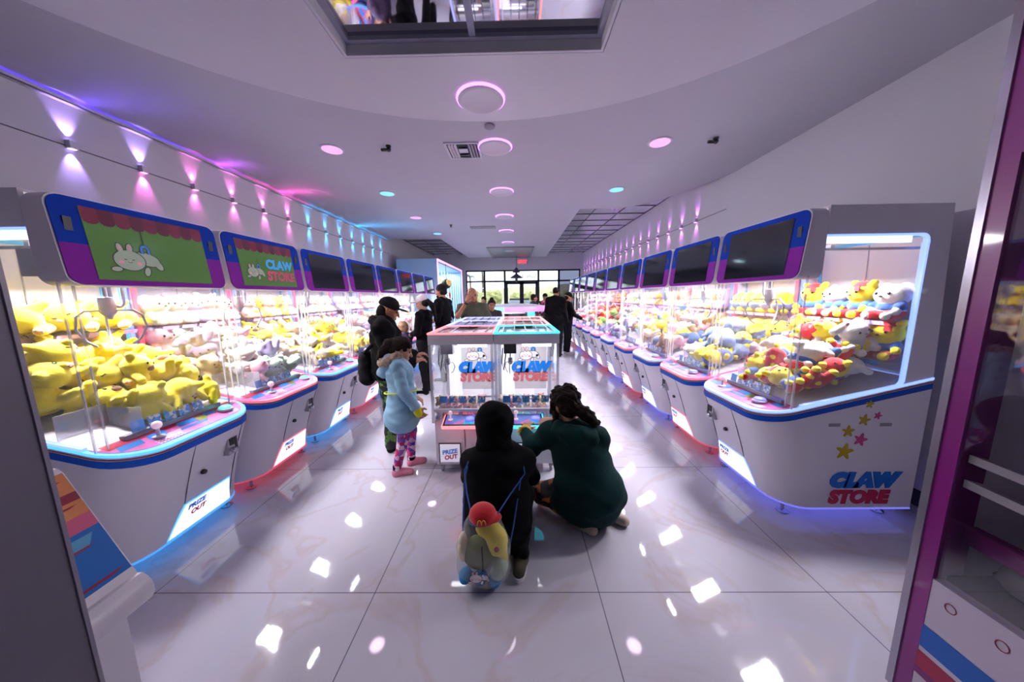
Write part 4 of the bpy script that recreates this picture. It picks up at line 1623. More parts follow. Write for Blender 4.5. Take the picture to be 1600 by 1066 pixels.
def mini_machine(root, led, tray=True):
    """face=+1: front towards -Y. Local: x across (0..w), y depth from the front, z up"""
    w, d = .555, ISL_D
    M().bx(.02, w - .02, .02, d - .02, .10, .50).build('base_cabinet', BODYW, root)
    for x in (.06, w - .06):
        for y in (.08, d - .08):
            c = M().lathe([(.028, -.012), (.030, 0), (.028, .012)], (x, y, .031), 16, 0, 'x')
            c.bx(x - .018, x + .018, y - .012, y + .02, .05, .10)
            c.build('caster', GREY, root)
    M().bx(.28, .284, .0165, .0195, .12, .44).build('door_seam', DARKM, root)
    fl = M().bx(.055, .235, .012, .0195, .115, .295).build('prize_flap', mat('flap_white', '#e4e0e8', .4, emit='#e8e8ff', es=0.17), root)
    M().bx(.045, .245, .0155, .0198, .105, .305).build('flap_surround', DARKM, root)
    M().bx(.055, .235, .004, .0125, .108, .128).build('flap_lip', WHITE, fl)
    text('lettering', 'PRIZE', .055, PRINTB, fl, (.142, .0105, .222), (1, 0, .14), (-.14, 0, 1), .0022, .15, .0006)
    text('lettering', 'OUT', .055, LOGOR, fl, (.150, .0105, .172), (1, 0, .14), (-.14, 0, 1), .0022, .15, .0006)
    # control tray sticking out of the front
    if not tray:
        return mini_rest(root, led)
    t = M()
    t.loft([[(.12, -.14, .505), (.41, -.14, .505), (.41, .02, .545), (.12, .02, .545)], [(.115, -.145, .53), (.415, -.145, .53), (.415, .02, .57), (.115, .02, .57)]])
    tr = t.build('control_tray', led, root)
    M().loft([[(.125, -.135, .5315), (.405, -.135, .5315), (.405, .015, .569), (.125, .015, .569)], [(.125, -.135, .535), (.405, -.135, .535), (.405, .015, .5725), (.125, .015, .5725)]]).build('tray_rim', BLACK, tr)
    M().prism([(.14, -.122, .5392), (.39, -.122, .5392), (.39, .008, .5717), (.14, .008, .5717)], (0, 0, .0015)).build('tray_graphics', TRAYP, tr, 0)
    M().lathe([(.022, 0), (.02, .006), (.007, .01), (.007, .045), (.016, .05), (.02, .062), (.014, .076), (.004, .08)], (.18, -.06, .555), 14).build('joystick', JOY, tr)
    M().lathe([(.034, 0), (.034, .012), (.026, .02), (.01, .023)], (.345, -.055, .556), 20).build('push_button', BTNV, tr)
    text('lettering', 'CLAW', .034, LOGOB, root, (.195, .018, .478), (1, 0, 0), (0, 0, 1), .002, .15, .0006)
    text('lettering', 'STORE', .034, LOGOR, root, (.305, .018, .478), (1, 0, 0), (0, 0, 1), .002, .1, .0006)
    return mini_rest(root, led)


def mini_rest(root, led):
    w, d = .555, ISL_D
    # deck, posts, header, roof
    M().bx(.02, w - .02, .02, d - .02, .50, .515).build('deck', INNER, root)
    M().bx(.02, w - .02, .0, .03, .60, .625).build('front_sill', WHITE, root)
    for x in (.012, w - .012):
        for y in (.008, d - .012):
            M().bx(x - .011, x + .011, y - .008, y + .008, .50, 1.20).build('corner_post', EDGE, root, 0)
    for nm, a in (('front_glass', (.024, w - .024, .004, .009)), ('side_glass', (.006, .011, .016, d - .02)), ('side_glass', (w - .011, w - .006, .016, d - .02))):
        M().bx(*a, .515, 1.20).build(nm, GLASS, root, 0)
    h = M()
    h.bx(0, w, 0, .025, 1.20, 1.285).bx(0, w, d - .025, d, 1.20, 1.285).bx(0, .025, .025, d - .025, 1.20, 1.285).bx(w - .025, w, .025, d - .025, 1.20, 1.285)
    h.build('header', BODYW, root)
    lm = M()
    lm.bx(-.003, w + .003, -.004, .016, 1.286, 1.300).bx(-.003, w + .003, d - .016, d + .004, 1.286, 1.300).bx(-.003, .016, .016, d - .016, 1.286, 1.300).bx(w - .016, w + .003, .016, d - .016, 1.286, 1.300)
    lm.build('led_rim', led, root)
    M().bx(.03, w - .03, .03, d - .03, 1.27, 1.276).build('roof_glass', GLASS, root, 0)
    rm = M()
    for k in range(5):
        x = .07 + k * (w - .14) / 4
        rm.bx(x - .006, x + .006, .05, d - .05, 1.285, 1.297)
    rm.build('roof_bars', CHROME, root)
    rm = M()
    for y in (.14, .30, .46, .60):
        rm.bx(.03, w - .03, y - .006, y + .006, 1.250, 1.262)
    rm.build('inner_rails', CHROME, root)
    fg = M()
    fg.bx(.16, .36, .60, .70, 1.278, 1.29)
    fg.build('fan_grille', DARKM, root)
    # inner back board with the drawing and the lettering
    bkb = M().bx(.17, w - .05, d - .05, d - .04, .62, 1.19).build('back_board', INNER, root)
    M().bx(.03, .17, d - .03, d - .025, .52, 1.19).build('white_panel', mat('backlit_soft', '#f4f4ff', .5, emit='#f0f0ff', es=0.23), root)
    bunny('rabbit_picture', bkb, (.29, d - .0515, .985), (1, 0, 0), (0, 0, 1), .125)
    text('lettering', 'CLAW', .135, mat('logo_bright_blue', '#1c86ee', .4), bkb, (.335, d - .0535, .855), (1, 0, 0), (0, 0, 1), .016, .15, .001, .98)
    text('lettering', 'STORE', .125, mat('logo_coral', '#e07880', .4), bkb, (.335, d - .0535, .75), (1, 0, 0), (0, 0, 1), .009, .1, .001, .95)
    gy = M().bx(.03, w - .03, .12, .132, 1.175, 1.187).bx(.06, .07, .03, d - .06, 1.19, 1.2).build('gantry', STEEL, root)
    M().bx(.08, .19, .09, .17, 1.10, 1.19).build('carriage', GREY if led is LEDISP else BLACK, gy)
    M().bx(.24, w - .06, .06, .07, 1.165, 1.195).build('light_bar', LEDW, gy)
    M().tube([(.07, .1, 1.15), (.06, .09, 1.02), (.075, .1, .95), (.09, .11, 1.05), (.10, .12, 1.12)], .006).build('coil_cable', GREY, gy)
    cl = M().lathe([(.006, 1.12), (.006, 1.06), (.02, 1.055), (.022, 1.01), (.012, .995)], (.135, .13, 0), 12).build('claw', STEEL, root)
    for k in range(3):
        a = 2.1 * k + .4
        c, s = math.cos(a), math.sin(a)
        M().tube([(.135 + c * r, .13 + s * r, 1.02 + z) for r, z in ((.015, 0), (.05, -.01), (.062, -.05), (.045, -.09), (.028, -.10))], .004, 6).build('claw_prong', STEEL, cl)
    for k in range(5):
        x = .07 + k * .085
        M().obox((x + .03, .045, .70), (.033, .0015, .03), Matrix.Rotation(-.15, 3, 'X')).build('price_card', CARDB if k == 0 else CARD, root, 0)
    M().bx(.03, w - .06, .05, .30, .622, .628).build('inner_shelf', GLASS, root, 0)
    lamp('led_panel', 'AREA', (w / 2, .20, 1.24), ISLAND_W, (.97, .97, 1.0), root, (0, .1, -1), shape='RECTANGLE', size=.4, size_y=.25)
    return root


ISL = []
for row in range(3):
    for c in range(2):
        x = -.750 + c * .562
        led = [[LEDISP, LEDISB], [LEDISV, LEDISR], [LEDISV, LEDISR]][row][c]
        r_ = thing('small_claw_machine', ['small claw machine with coral lit rim, front left of the middle island', 'small claw machine with aqua lit rim, front right of the middle island', 'small claw machine with blue violet rim, right behind the coral rimmed one', 'small claw machine with rose rim, right behind the aqua rimmed one', 'violet rimmed small claw machine at the far left end of the island', 'rose rimmed small claw machine at the far right end of the island'][row * 2 + c], 'claw machine', (x, ISL_Y, 0) if row == 0 else (x + .555, ISL_Y + (row + 1) * (ISL_D + .012), 0), 0 if row == 0 else math.pi, 'small claw machines of the middle island')
        mini_machine(r_, led, row != 1)
        ISL.append(r_)
rr = random.Random(3)
pz = [PL[k] for k in ('pink', 'white', 'cream', 'mint', 'orange', 'sky', 'tan', 'red', 'lilac')]
_tiny = {}
for mi_, r_ in enumerate(ISL[:4]):
    wh = ['coral rimmed', 'aqua rimmed', 'violet rimmed', 'rose rimmed'][mi_]
    for sh_, (z, ny, cnt) in enumerate(((.516, 3, 7), (.629, 2, 7))):
        for a in range(ny):
            for b in range(cnt):
                x, y = .06 + b * .072 + rr.uniform(-.01, .01), .07 + a * .085 + rr.uniform(-.01, .01)
                if sh_ == 1 and a == 0:
                    y = .10
                if x > .5 or (sh_ == 1 and x > .48):
                    continue
                if mi_ > 1 and (a > 0 or sh_ == 0):
                    continue
                c = rr.choice(['pk', 'wh', 'cr', 'mt', 'pk', 'sk', 'wh', 'tn', 'li'])
                kd = rr.choice(['bear', 'bunny'])
                s = rr.uniform(.33, .40)
                o = link('plush_charm', plush_merged(kd, S[c]))
                q_ = 1 if mi_ < 2 else -1
                o.location = r_.location + Vector((q_ * x, q_ * y, z))
                o.rotation_euler = (0, 0, -q_ * math.pi / 2 + rr.uniform(-.6, .6))
                o.scale = (s, s, s)
                tag(o, 'tiny %s plush %s on the %s inside the %s small machine' % (S[c][0], NOUN[kd], 'upper ledge' if sh_ else 'deck', wh), 'plush toy', 'tiny prizes in the %s small claw machine' % wh)

# far round island with a lit canopy
fi = thing('round_prize_island', 'round game island with blue to violet lit canopy before the entrance', 'game island', (-.12, 8.7, 0))
M().lathe([(.75, .05), (.8, .12), (.8, .55), (.72, .6)], n=36).build('base', WHITE, fi)
M().lathe([(.66, .6), (.66, 1.15)], n=36).build('glass_drum', GLASS, fi)
cn = M()
ang0, NSEG = 0, 36
mats_c = [mat('canopy_blue', '#2a6ae0', .4, emit='#3a80ff', es=1.00), mat('canopy_aqua', '#58c0f0', .4, emit='#70d0ff', es=1.20), mat('canopy_violet', '#a070f0', .4, emit='#a878ff', es=1.00), mat('canopy_magenta', '#c070d8', .4, emit='#d078e8', es=0.80)]
for k in range(NSEG):
    a0, a1 = 2 * math.pi * k / NSEG, 2 * math.pi * (k + 1) / NSEG
    mid = math.cos((a0 + a1) / 2)
    mi = 0 if mid < -.75 else 1 if mid < -.15 else 2 if mid < .6 else 3
    ring = [(.98, 1.20), (1.0, 1.26), (.97, 1.33)]
    for (r0, z0), (r1, z1) in zip(ring, ring[1:]):
        cn.quad((r0 * math.cos(a0), r0 * math.sin(a0), z0), (r0 * math.cos(a1), r0 * math.sin(a1), z0), (r1 * math.cos(a1), r1 * math.sin(a1), z1), (r1 * math.cos(a0), r1 * math.sin(a0), z1), mi=mi)
cn.build('lit_canopy_band', mats_c, fi, 60)
M().lathe([(.02, 1.19), (.97, 1.195), (.975, 1.325), (.6, 1.38), (.1, 1.39)], n=36).build('canopy', WHITE, fi)
pm = M()
for k in range(4):
    a = .8 + math.pi / 2 * k
    M().lathe([(.07, .6), (.07, 1.2)], (.78 * math.cos(a), .78 * math.sin(a), 0), 12).build('lit_column', mat('column_cyan', '#50c8d8', .4, emit='#60d8e8', es=0.50), fi)
lamp('canopy_lamp', 'AREA', (0, 0, 1.18), 6, (.9, .95, 1), fi, (0, 0, -1), shape='DISK', size=.8)
for k in range(14):
    a = 2 * math.pi * k / 14
    c = ['pk', 'wh', 'cr', 'or', 'sk'][k % 5]
    o = link('plush_bear', plush_merged('bear', S[c]))
    o.location = (-.12 + .45 * math.cos(a), 8.7 + .45 * math.sin(a), .605)
    o.rotation_euler = (0, 0, a)
    tag(o, '%s plush bear behind the glass of the far round island' % S[c][0], 'plush toy', 'plush bears in the round island')

# tall prize cabinet and a dark framed kiosk at the far left
tc_ = thing('tall_prize_cabinet', 'tall white prize cabinet with pink lit frame beyond the left row', 'prize cabinet', (-2.20, 8.85, 0))
M().bx(-1.15, -1.05, 0, 4.0, 0, 2.68).bx(-1.05, -.36, 0, .06, 0, 2.68).bx(-1.05, -.36, 3.94, 4.0, 0, 2.68).bx(-1.05, 0, .06, 3.94, 2.58, 2.68).bx(-1.05, 0, .06, 3.94, 0, .45).bx(-.36, 0, 0, .06, 0, 2.68).bx(-.36, 0, 3.94, 4, 0, 2.68).build('carcass', mat('cabinet_sky', '#8fb4d8', .35, vary=(2, .05)), tc_)
M().bx(-1.04, -1.02, .07, 3.93, .46, 2.57).build('back_panel', mat('backlit_white', '#ffffff', .5, emit='#eef6ff', es=0.45), tc_)
fr = M()
fr.bx(-.002, .02, .0, .05, .5, 2.68).bx(-.002, .02, 3.95, 4.0, .5, 2.68).bx(-.002, .02, .05, 3.95, 2.63, 2.68)
fr.build('led_frame', mat('led_orchid', '#e080d8', .4, emit='#f090e8', es=1.10), tc_)
for k in range(9):
    y = .3 + k * .42
    M().bx(-.06, -.04, y, y + .02, .45, 2.4).build('lit_rod', mat('rod_cyan', '#a0e0f0', .4, emit='#b0ecff', es=0.70), tc_)
for z in (1.0, 1.5, 2.0):
    M().bx(-1.02, -.15, .07, 3.93, z - .012, z).build('shelf', GLASS, tc_, 0)
for k in range(8):
    for q, z in enumerate((1.0, 1.5, 2.0)):
        c = ['pk', 'wh', 'go', 'sk', 'rd', 'mt'][(k * 3 + q) % 6]
        o = link('plush_bear', plush_merged('bear', S[c]))
        o.location = (-2.20 - .45, 8.85 + .4 + k * .44, z)
        o.scale = (1.3, 1.3, 1.3)
        tag(o, '%s plush bear on the %s shelf of the tall prize cabinet' % (S[c][0], ['low', 'middle', 'top'][q]), 'plush toy', 'plush bears in the tall prize cabinet')
bl = thing('prize_ball', 'round black and gold prize hanging at the tall cabinet window', 'prize', (-2.10, 9.5, 2.0))
M().ball((0, 0, 0), .15, 18).build('ball', BLACK, bl)
M().ball((.05, -.03, .02), .115, 16).build('gold_face', PL['gold'], bl)
M().tube([(0, 0, .14), (0, 0, .60)], .006).build('cord', BLACK, bl)
lamp('cabinet_lamp', 'AREA', (-.5, 2.0, 2.55), 25, (.9, .96, 1), tc_, (0, 0, -1), shape='RECTANGLE', size=.7, size_y=3.6)
# ------------------------------------------------------------------ things at the very front: grey upright panel, sloped desk machine, tall purple framed machine
NP = thing('cabinet_side_panel', 'plain dark grey upright panel at the left edge of the frame', 'panel', (-1.262, .42, 0))
M().bx(-.012, .008, -.33, .33, .02, 2.5).build('panel', mat('panel_grey', '#6a6474', .5, vary=(2, .05)), NP)
M().bx(-.004, .012, .325, .334, .02, 2.5).build('edge_trim', mat('panel_edge', '#8a8496', .4), NP)
M().bx(-.02, .012, -.33, .33, 0, .02).build('foot_rail', DARKM, NP)

DK = thing('desk_game_machine', 'low game desk with steep colourful control slope and rounded white nose', 'game machine', (-1.30, .44, 0))


def desk():
    # section in x,z: back top, slope, rounded nose, underside, base
    y0, y1 = .0, .50
    sec = [(-.75, 1.05), (-.245, 1.05), (-.225, 1.035), (-.045, .655)]
    for k in range(9):
        a = math.radians(64 - 20 * k)
        sec.append((-.055 + .062 * math.cos(a), .600 + .062 * math.sin(a)))
    sec += [(-.10, .50), (-.12, .48), (-.12, .03), (-.75, .03)]
    m_ = M()
    m_.prism([(x, y0, z) for x, z in sec], (0, y1 - y0, 0))
    m_.build('body', BODYW, DK, 30)
    M().bx(-.70, -.16, .04, .46, 0, .03).build('plinth', DARKM, DK)
    d = Vector((.18, 0, -.38)).normalized()
    n = Vector((.38, 0, .18)).normalized()
    o = Vector((-.225, 0, 1.035))
    L = .42

    def q(s, y, h=.003):
        p = o + d * (s * L) + n * h
        return (p.x, y, p.z)
    g = M()
    bands = [(0, .17, 0), (.17, .24, 1), (.24, .36, 0), (.36, .48, 2), (.48, .93, 3)]
    for a, b, mi in bands:
        g.prism([q(a, .005), q(a, .495), q(b, .495), q(b, .005)], n * .001, mi)
    for s0, s1, ya, yb, mi in ((.06, .075, .02, .48, 1), (.27, .285, .1, .48, 1), (.60, .615, .02, .46, 1), (.70, .80, .16, .36, 1), (.88, .90, .02, .48, 1), (.52, .60, .18, .47, 4), (.40, .50, .30, .42, 5)):
        g.prism([q(s0, ya, .0045), q(s0, yb, .0045), q(s1, yb - .02, .0045), q(s1, ya - .02, .0045)], n * .001, mi)
    for i in range(40):
        s, y = .80 + .014 * (i % 4), .18 + .016 * (i // 4)
        g.prism([q(s, y, .0055), q(s, y + .008, .0055), q(s + .008, y + .008, .0055), q(s + .008, y, .0055)], n * .0008, 6)
    g.build('control_slope', [mat('slope_orange', '#e08a58', .45, spec=.2, vary=(5, .2)), mat('slope_crimson', '#8f1c40', .45, spec=.2), mat('slope_rose', '#d8608a', .45, spec=.2), mat('slope_blue', '#0a6ac4', .45, spec=.2), mat('slope_aqua', '#58a8d0', .45, spec=.2), mat('slope_lilac', '#a8b8e8', .45, spec=.2), PADW], DK, 0)
    for s, y, r, m_ in ((.22, .40, .034, mat('lamp_lime', '#e8f090', .3, emit='#e8f0a0', es=.4)), (.66, .33, .02, mat('clear_knob', '#c8b890', .15, coat=1.0))):
        p = Vector(q(s, y, .004))
        R = n.to_track_quat('Z', 'Y').to_matrix()
        mm = M()
        prof = [(r, 0), (r, .014), (r * .8, .022)] if r > .03 else [(r, 0), (r, .035), (r * 1.2, .04), (r * 1.2, .052), (r * .6, .058)]
        rings = []
        for rr_, h in prof:
            rings.append([p + R @ Vector((rr_ * math.cos(a * math.pi / 10), rr_ * math.sin(a * math.pi / 10), h)) for a in range(20)])
        mm.loft(rings)
        mm.build('push_button' if r > .03 else 'clear_knob', m_, DK)


desk()

PR = thing('tall_prize_machine', 'tall purple framed prize machine at the right edge of the frame', 'prize machine', (1.5, .24, 0))
PURP = mat('frame_purple', '#8a2080', .3, coat=.3, vary=(4, .1))
PURD = mat('frame_purple_dark', '#8a1c80', .35, vary=(4, .1))
w0, w1 = 0.0, .80
M().bx(-.006, .9, w1, w1 + .022, .03, 2.6).build('side_trim', mat('trim_silver', '#a8a4b4', .25, .6, vary=(6, .05)), PR)
m_ = M()
m_.bx(0, .05, w1 - .045, w1, .03, 2.6).bx(0, .05, w0, w0 + .045, .03, 2.6).bx(0, .05, w0 + .045, w1 - .045, 2.0, 2.07)
m_.build('front_frame', PURP, PR)
m_ = M()
m_.bx(.05, .13, w1 - .03, w1 - .005, .565, 2.6)
m_.bx(.10, .14, w0 + .05, w1 - .03, .70, .76)
m_.build('inner_reveal', PURD, PR)
M().bx(.13, .85, w1 - .02, w1 - .003, .03, 2.6).build('far_side', mat('inner_grey', '#d8d2dc', .5, vary=(2, .05)), PR)
M().bx(.85, .90, w0, w1, .03, 2.6).build('back', mat('inner_grey', '#d8d2dc', .5, vary=(2, .05)), PR)
M().bx(.02, .85, w0, w1 - .03, .50, .56).build('deck', mat('deck_dark', '#5a5460', .5), PR)
M().bx(.06, .85, w0 - .008, w0 - .001, .56, 2.6).build('side_glass', GLASS, PR, 0)  # unseen near side, made clear so room light reaches the inside
M().bx(.06, .85, w0 - .02, w0 - .001, .03, .56).build('near_side', PURD, PR)
M().bx(.0, .9, w0, w1, 2.6, 2.606).build('roof_glass', GLASS, PR, 0)  # unseen roof, made clear to let ceiling light into the machine
M().bx(.05, .85, w0, w1, 0, .03).build('plinth', DARKM, PR)
M().bx(.008, .014, w0 + .045, w1 - .045, .56, 2.0).build('front_glass', mat_glass('near_glass', (.95, .94, .96), .08, .4), PR, 0)
gp = M()
gp.bx(.002, .04, w0 + .045, w1 - .045, .03, .565)
kick = gp.build('lower_panel', mat('panel_white', '#cfc6d8', .35, vary=(3, .04)), PR)
sg = M()
for z0, z1, dz, mi in ((.375, .285, .05, 0), (.265, .20, .06, 1), (.20, .17, .07, 2), (.10, .05, .07, 0)):
    a, b = w1 - .045, w0 + .045
    pts = []
    for k in range(11):
        t = k / 10
        pts.append((a + (b - a) * t, z0 + dz * (t - .4 * math.sin(t * math.pi))))
    lo = [(y, z - (z0 - z1)) for y, z in pts]
    sg.prism([(.0012, y, z) for y, z in pts] + [(.0012, y, z) for y, z in reversed(lo)], (-.0012, 0, 0), mi)
sg.build('stripes', [mat('stripe_blue', '#0a62c0', .35), mat('stripe_red', '#a8184a', .35), mat('stripe_purple', '#7a1a70', .35)], kick, 0)
for y in (.70, .585, .47, .35):
    M().tube([(.0005, y + .014 * math.cos(a * math.pi / 12), .50 + .016 * math.sin(a * math.pi / 12)) for a in range(24)], .0016, 6, 0, True).build('ring_emblem', mat('ring_red', '#a0405a', .4), kick)
for z, dx in ((1.02, .0), (.93, .03)):
    M().prism([(.03, w1 - .05, z), (.03, w1 - .20, z - .01), (.10, w1 - .20, z - .03), (.10, w1 - .05, z - .02)], (0, 0, .028)).build('acrylic_bracket', mat('bracket_white', '#d8d4d8', .3), PR)
M().bx(.30, .36, .30, .34, 1.42, 1.45).build('latch', BLACK, PR)
for k, (x, y, r, c) in enumerate(((.16, .46, .085, '#b8b4b4'), (.20, .66, .07, '#8f8a90'), (.36, .55, .09, '#98949a'), (.16, .24, .09, '#e8ece4'), (.40, .30, .10, '#a8a4a8'), (.55, .62, .08, '#8a868c'))):
    o = link('round_plush', soft_mesh('round_plush', [ell((0, 0, r * .9), (r, r, r * .9), k=.02), cap((0, r * .8, r * .5), (0, r * 1.05, r * .4), r * .25, k=.02), cap((0, -r * .8, r * .5), (0, -r * 1.05, r * .4), r * .25, k=.02)], .012, mat('near_plush_' + c, c, .9, vary=(12, .08), bump=(80, .2))))
    o.location = (1.5 + x, .24 + y, .565)
    tag(o, ['pale grey round plush behind the glass of the purple machine', 'dark grey round plush at the far end of the purple machine', 'mid grey round plush in the purple machine, second row', 'large white round plush with a green smile in the purple machine', 'grey round plush at the back of the purple machine, near end', 'grey round plush at the back of the purple machine, far end'][k], 'plush toy')
    if k == 3:
        pts = []
        for a in range(9):
            t = math.radians(200 + a * 17.5)
            pts.append((-r * .98 + .012 * abs(a - 4) / 4, .04 * math.cos(t), r + .03 * math.sin(t)))
        M().tube(pts, .004, 6).build('smile', mat('smile_green', '#2a8a6a', .5), o)
# ------------------------------------------------------------------ people
SKIN = mat('skin', '#b98a72', .55, vary=(8, .06))
SKIN2 = mat('skin_tan', '#a06a50', .55, vary=(8, .06))
BLK = mat('cloth_black', '#060509', .9, vary=(18, .2), bump=(40, .15), spec=.15)
BLK2 = mat('cloth_charcoal', '#0b0a10', .85, spec=.2, vary=(18, .2), bump=(40, .15))
NAVY = mat('cloth_navy', '#1c2438', .8, vary=(18, .15), bump=(40, .15))
GRN = mat('cloth_deep_green', '#052c2c', .9, vary=(10, .15), bump=(45, .2), spec=.2)
OLIVE = mat('cloth_olive', '#4a4c3c', .85, vary=(10, .15), bump=(40, .15))
ICE = mat('cloth_ice_blue', '#86b0cc', .6, vary=(8, .08), bump=(30, .25))
HAIRB = mat('hair_dark', '#0d0807', .75, vary=(30, .4), bump=(70, .6), spec=.2)
HAIRM = mat('hair_brown', '#1d0f0a', .75, vary=(30, .5), bump=(70, .6), spec=.2)
FURT = mat('fur_tan', '#b09a88', .95, vary=(40, .3), bump=(80, .8))
LEGP = mat_print('leggings_print', ['#c01a68', '#5a3a9a', '#d8a8d0', '#e04088', '#8a60b8', '#f0d8e8', '#a81450'], 26, .7, 'CONSTANT', .02)
FLORAL = mat_print('floral_print', ['#120e10', '#120e10', '#1a1412', '#b04a18', '#120e10', '#8a7020', '#c86028', '#181214'], 24, .7, 'CONSTANT', .03)
LEAFP = mat_print('leaf_print', ['#0e0f12', '#0e0f12', '#3f6a24', '#0e0f12', '#101014', '#5a8030'], 26, .7, 'CONSTANT', .02)
CLOG = mat('clog_pink', '#d07a94', .5, vary=(10, .08))
SOLE = mat('sole_white', '#d8d4d4', .6, vary=(10, .08))


class Person:
    def __init__(s, label, x, y, face, h, skin=None, kid=False, name='person'):
        s.root = thing(name, label, 'person', (x, y, 0))
        s.o = np.array([x, y, 0.0])
        a = math.radians(face)
        s.f = np.array([math.sin(a), math.cos(a), 0.0])
        s.r = np.array([math.cos(a), -math.sin(a), 0.0])
        s.u = np.array([0, 0, 1.0])
        s.s = h / 1.70
        s.hs = (h / 1.70) ** .35 * (.97 if kid else 1.0)
        s.skin = skin or SKIN
        s.w = 1.0
        s.J = {}
        std = dict(pelvis=(0, 0, .94), waist=(0, .01, 1.08), chest=(0, 0, 1.28), neck=(0, -.01, 1.435), head=(0, .02, 1.585),
                   shL=(-.17, -.01, 1.39), shR=(.17, -.01, 1.39), elL=(-.215, -.03, 1.12), elR=(.215, -.03, 1.12), wrL=(-.22, .04, .885), wrR=(.22, .04, .885),
                   hipL=(-.085, 0, .90), hipR=(.085, 0, .90), knL=(-.095, .015, .49), knR=(.095, .015, .49), anL=(-.10, -.02, .085), anR=(.10, -.02, .085), toL=(-.115, .13, .03), toR=(.115, .13, .03))
        for k, v in std.items():
            s.set(k, *v)
        s.hf, s.hu = s.f.copy(), s.u.copy()

    def P(s, lat, fwd, z):
        return (s.r * lat + s.f * fwd + s.u * z) * s.s

    def set(s, k, lat, fwd, z):
        s.J[k] = s.P(lat, fwd, z)

    def setw(s, k, x, y, z):
        s.J[k] = np.array([x, y, z]) - s.o

    def look(s, turn=0, down=0, tilt=0):
        a = math.radians(turn)
        f = s.f * math.cos(a) + s.r * math.sin(a)
        d = math.radians(down)
        s.hf = f * math.cos(d) - s.u * math.sin(d)
        s.hu = s.u * math.cos(d) + f * math.sin(d)
        if tilt:
            t = math.radians(tilt)
            r = np.cross(s.hf, s.hu)
            s.hu = s.hu * math.cos(t) + r * math.sin(t)

    @property
    def hr(s):
        return np.cross(s.hf, s.hu)

    def H(s, x, y, z):
        """point in head axes (right, forward, up), metres for an adult head"""
        return s.J['head'] + (s.hr * x + s.hf * y + s.hu * z) * s.hs

    def HR(s):
        return np.stack([s.hr, s.hf, s.hu], 1)

    def he(s, c, r, k=.015, cut=None):
        if cut:
            n = s.hr * cut[0][0] + s.hf * cut[0][1] + s.hu * cut[0][2]
            cut = (n, cut[1] * s.hs)
        return ell(s.H(*c), [q * s.hs for q in r], s.HR(), k * s.hs, cut)

    def hc(s, a, b, ra, rb=None, k=.012):
        return cap(s.H(*a), s.H(*b), ra * s.hs, (ra if rb is None else rb) * s.hs, k * s.hs)

    def head(s):
        p = [s.he((0, -.012, .035), (.074, .092, .083)), s.he((0, .028, -.035), (.058, .062, .080), .03), s.he((0, .055, -.092), (.030, .030, .022), .025),
             s.hc((0, .088, .002), (0, .110, -.034), .009, .0135), s.he((0, .090, -.066), (.021, .012, .0055), .006), s.he((0, .088, -.076), (.018, .012, .0055), .006), s.hc((-.036, .076, .024), (.036, .076, .024), .011, k=.015)]
        for e in (-1, 1):
            p.append(s.he((e * .036, .058, -.036), (.024, .022, .026), .02))
            p.append(sub(s.he((e * .031, .094, .004), (.015, .014, .010), .01)))
            p.append(s.he((e * .075, -.008, -.012), (.010, .020, .030), .006))
        p.append(cap(s.H(0, -.018, -.06), s.J['neck'], .050 * s.hs, .054 * s.s, .03))
        return p

    def hand(s, side, d, palm, curl=.5, spread=1.0):
        """d: finger direction, palm: palm normal"""
        w = s.J['wr' + side]
        d = np.array(d, float)
        d /= np.linalg.norm(d)
        n = np.array(palm, float)
        n -= d * (n @ d)
        n /= np.linalg.norm(n)
        c = np.cross(d, n) * (1 if side == 'R' else -1)      # towards the thumb
        q = s.s ** .5
        R = np.stack([c, d, n], 1)
        p = [cap(w - d * .01, w + d * .03 * q, .026 * q, .028 * q, .02), ell(w + d * .055 * q, (.042 * q, .052 * q, .017 * q), R, .015)]
        for i, (o, L) in enumerate(((.031, .068), (.011, .077), (-.010, .072), (-.030, .056))):
            b = w + d * .095 * q + c * o * q
            dd = d + c * o * 4 * spread
            dd /= np.linalg.norm(dd)
            a1 = dd * math.cos(curl * .7) + n * math.sin(curl * .7)
            m1 = b + a1 * L * .55 * q
            a2 = dd * math.cos(curl * 1.7) + n * math.sin(curl * 1.7)
            p.append(cap(b, m1, .0095 * q, .0085 * q, .006))
            p.append(cap(m1, m1 + a2 * L * .5 * q, .0085 * q, .007 * q, .005))
        b = w + d * .03 * q + c * .034 * q
        m1 = b + (d * .7 + c * .8 + n * .2) * .034 * q
        p.append(cap(b, m1, .013 * q, .011 * q, .012))
        p.append(cap(m1, m1 + (d * .95 + c * .25 + n * .35) * .032 * q, .0105 * q, .008 * q, .005))
        return p

    def lat(s):
        v = s.J['shR'] - s.J['shL']
        return v / np.linalg.norm(v)

    def torso(s, t=0.0, fac=1.38):
        J, q, l = s.J, s.s * s.w, s.lat()
        return [cap(J['pelvis'], J['waist'], .112 * q + t, .102 * q + t, .05, l, fac), cap(J['waist'], J['chest'], .102 * q + t, .118 * q + t, .05, l, fac),
                cap(J['shL'], J['neck'] - s.u * .02 * s.s, .052 * q + t, .06 * q + t, .05), cap(J['shR'], J['neck'] - s.u * .02 * s.s, .052 * q + t, .06 * q + t, .05)]

    def arm(s, side, t=0.0, upto=1.0):
        J, q = s.J, s.s * s.w
        a = [cap(J['sh' + side], J['el' + side], .050 * q + t, .041 * q + t, .03)]
        if upto > .5:
            f = (upto - .5) * 2
            e = J['el' + side] + (J['wr' + side] - J['el' + side]) * f
            a.append(cap(J['el' + side], e, .040 * q + t, (.040 - .012 * f) * q + t, .02))
        return a

    def leg(s, side, t=0.0):
        J, q = s.J, s.s * s.w
        return [cap(J['hip' + side], J['kn' + side], .082 * q + t, .056 * q + t, .04), cap(J['kn' + side], J['an' + side], .054 * q + t, .036 * q + t, .03)]

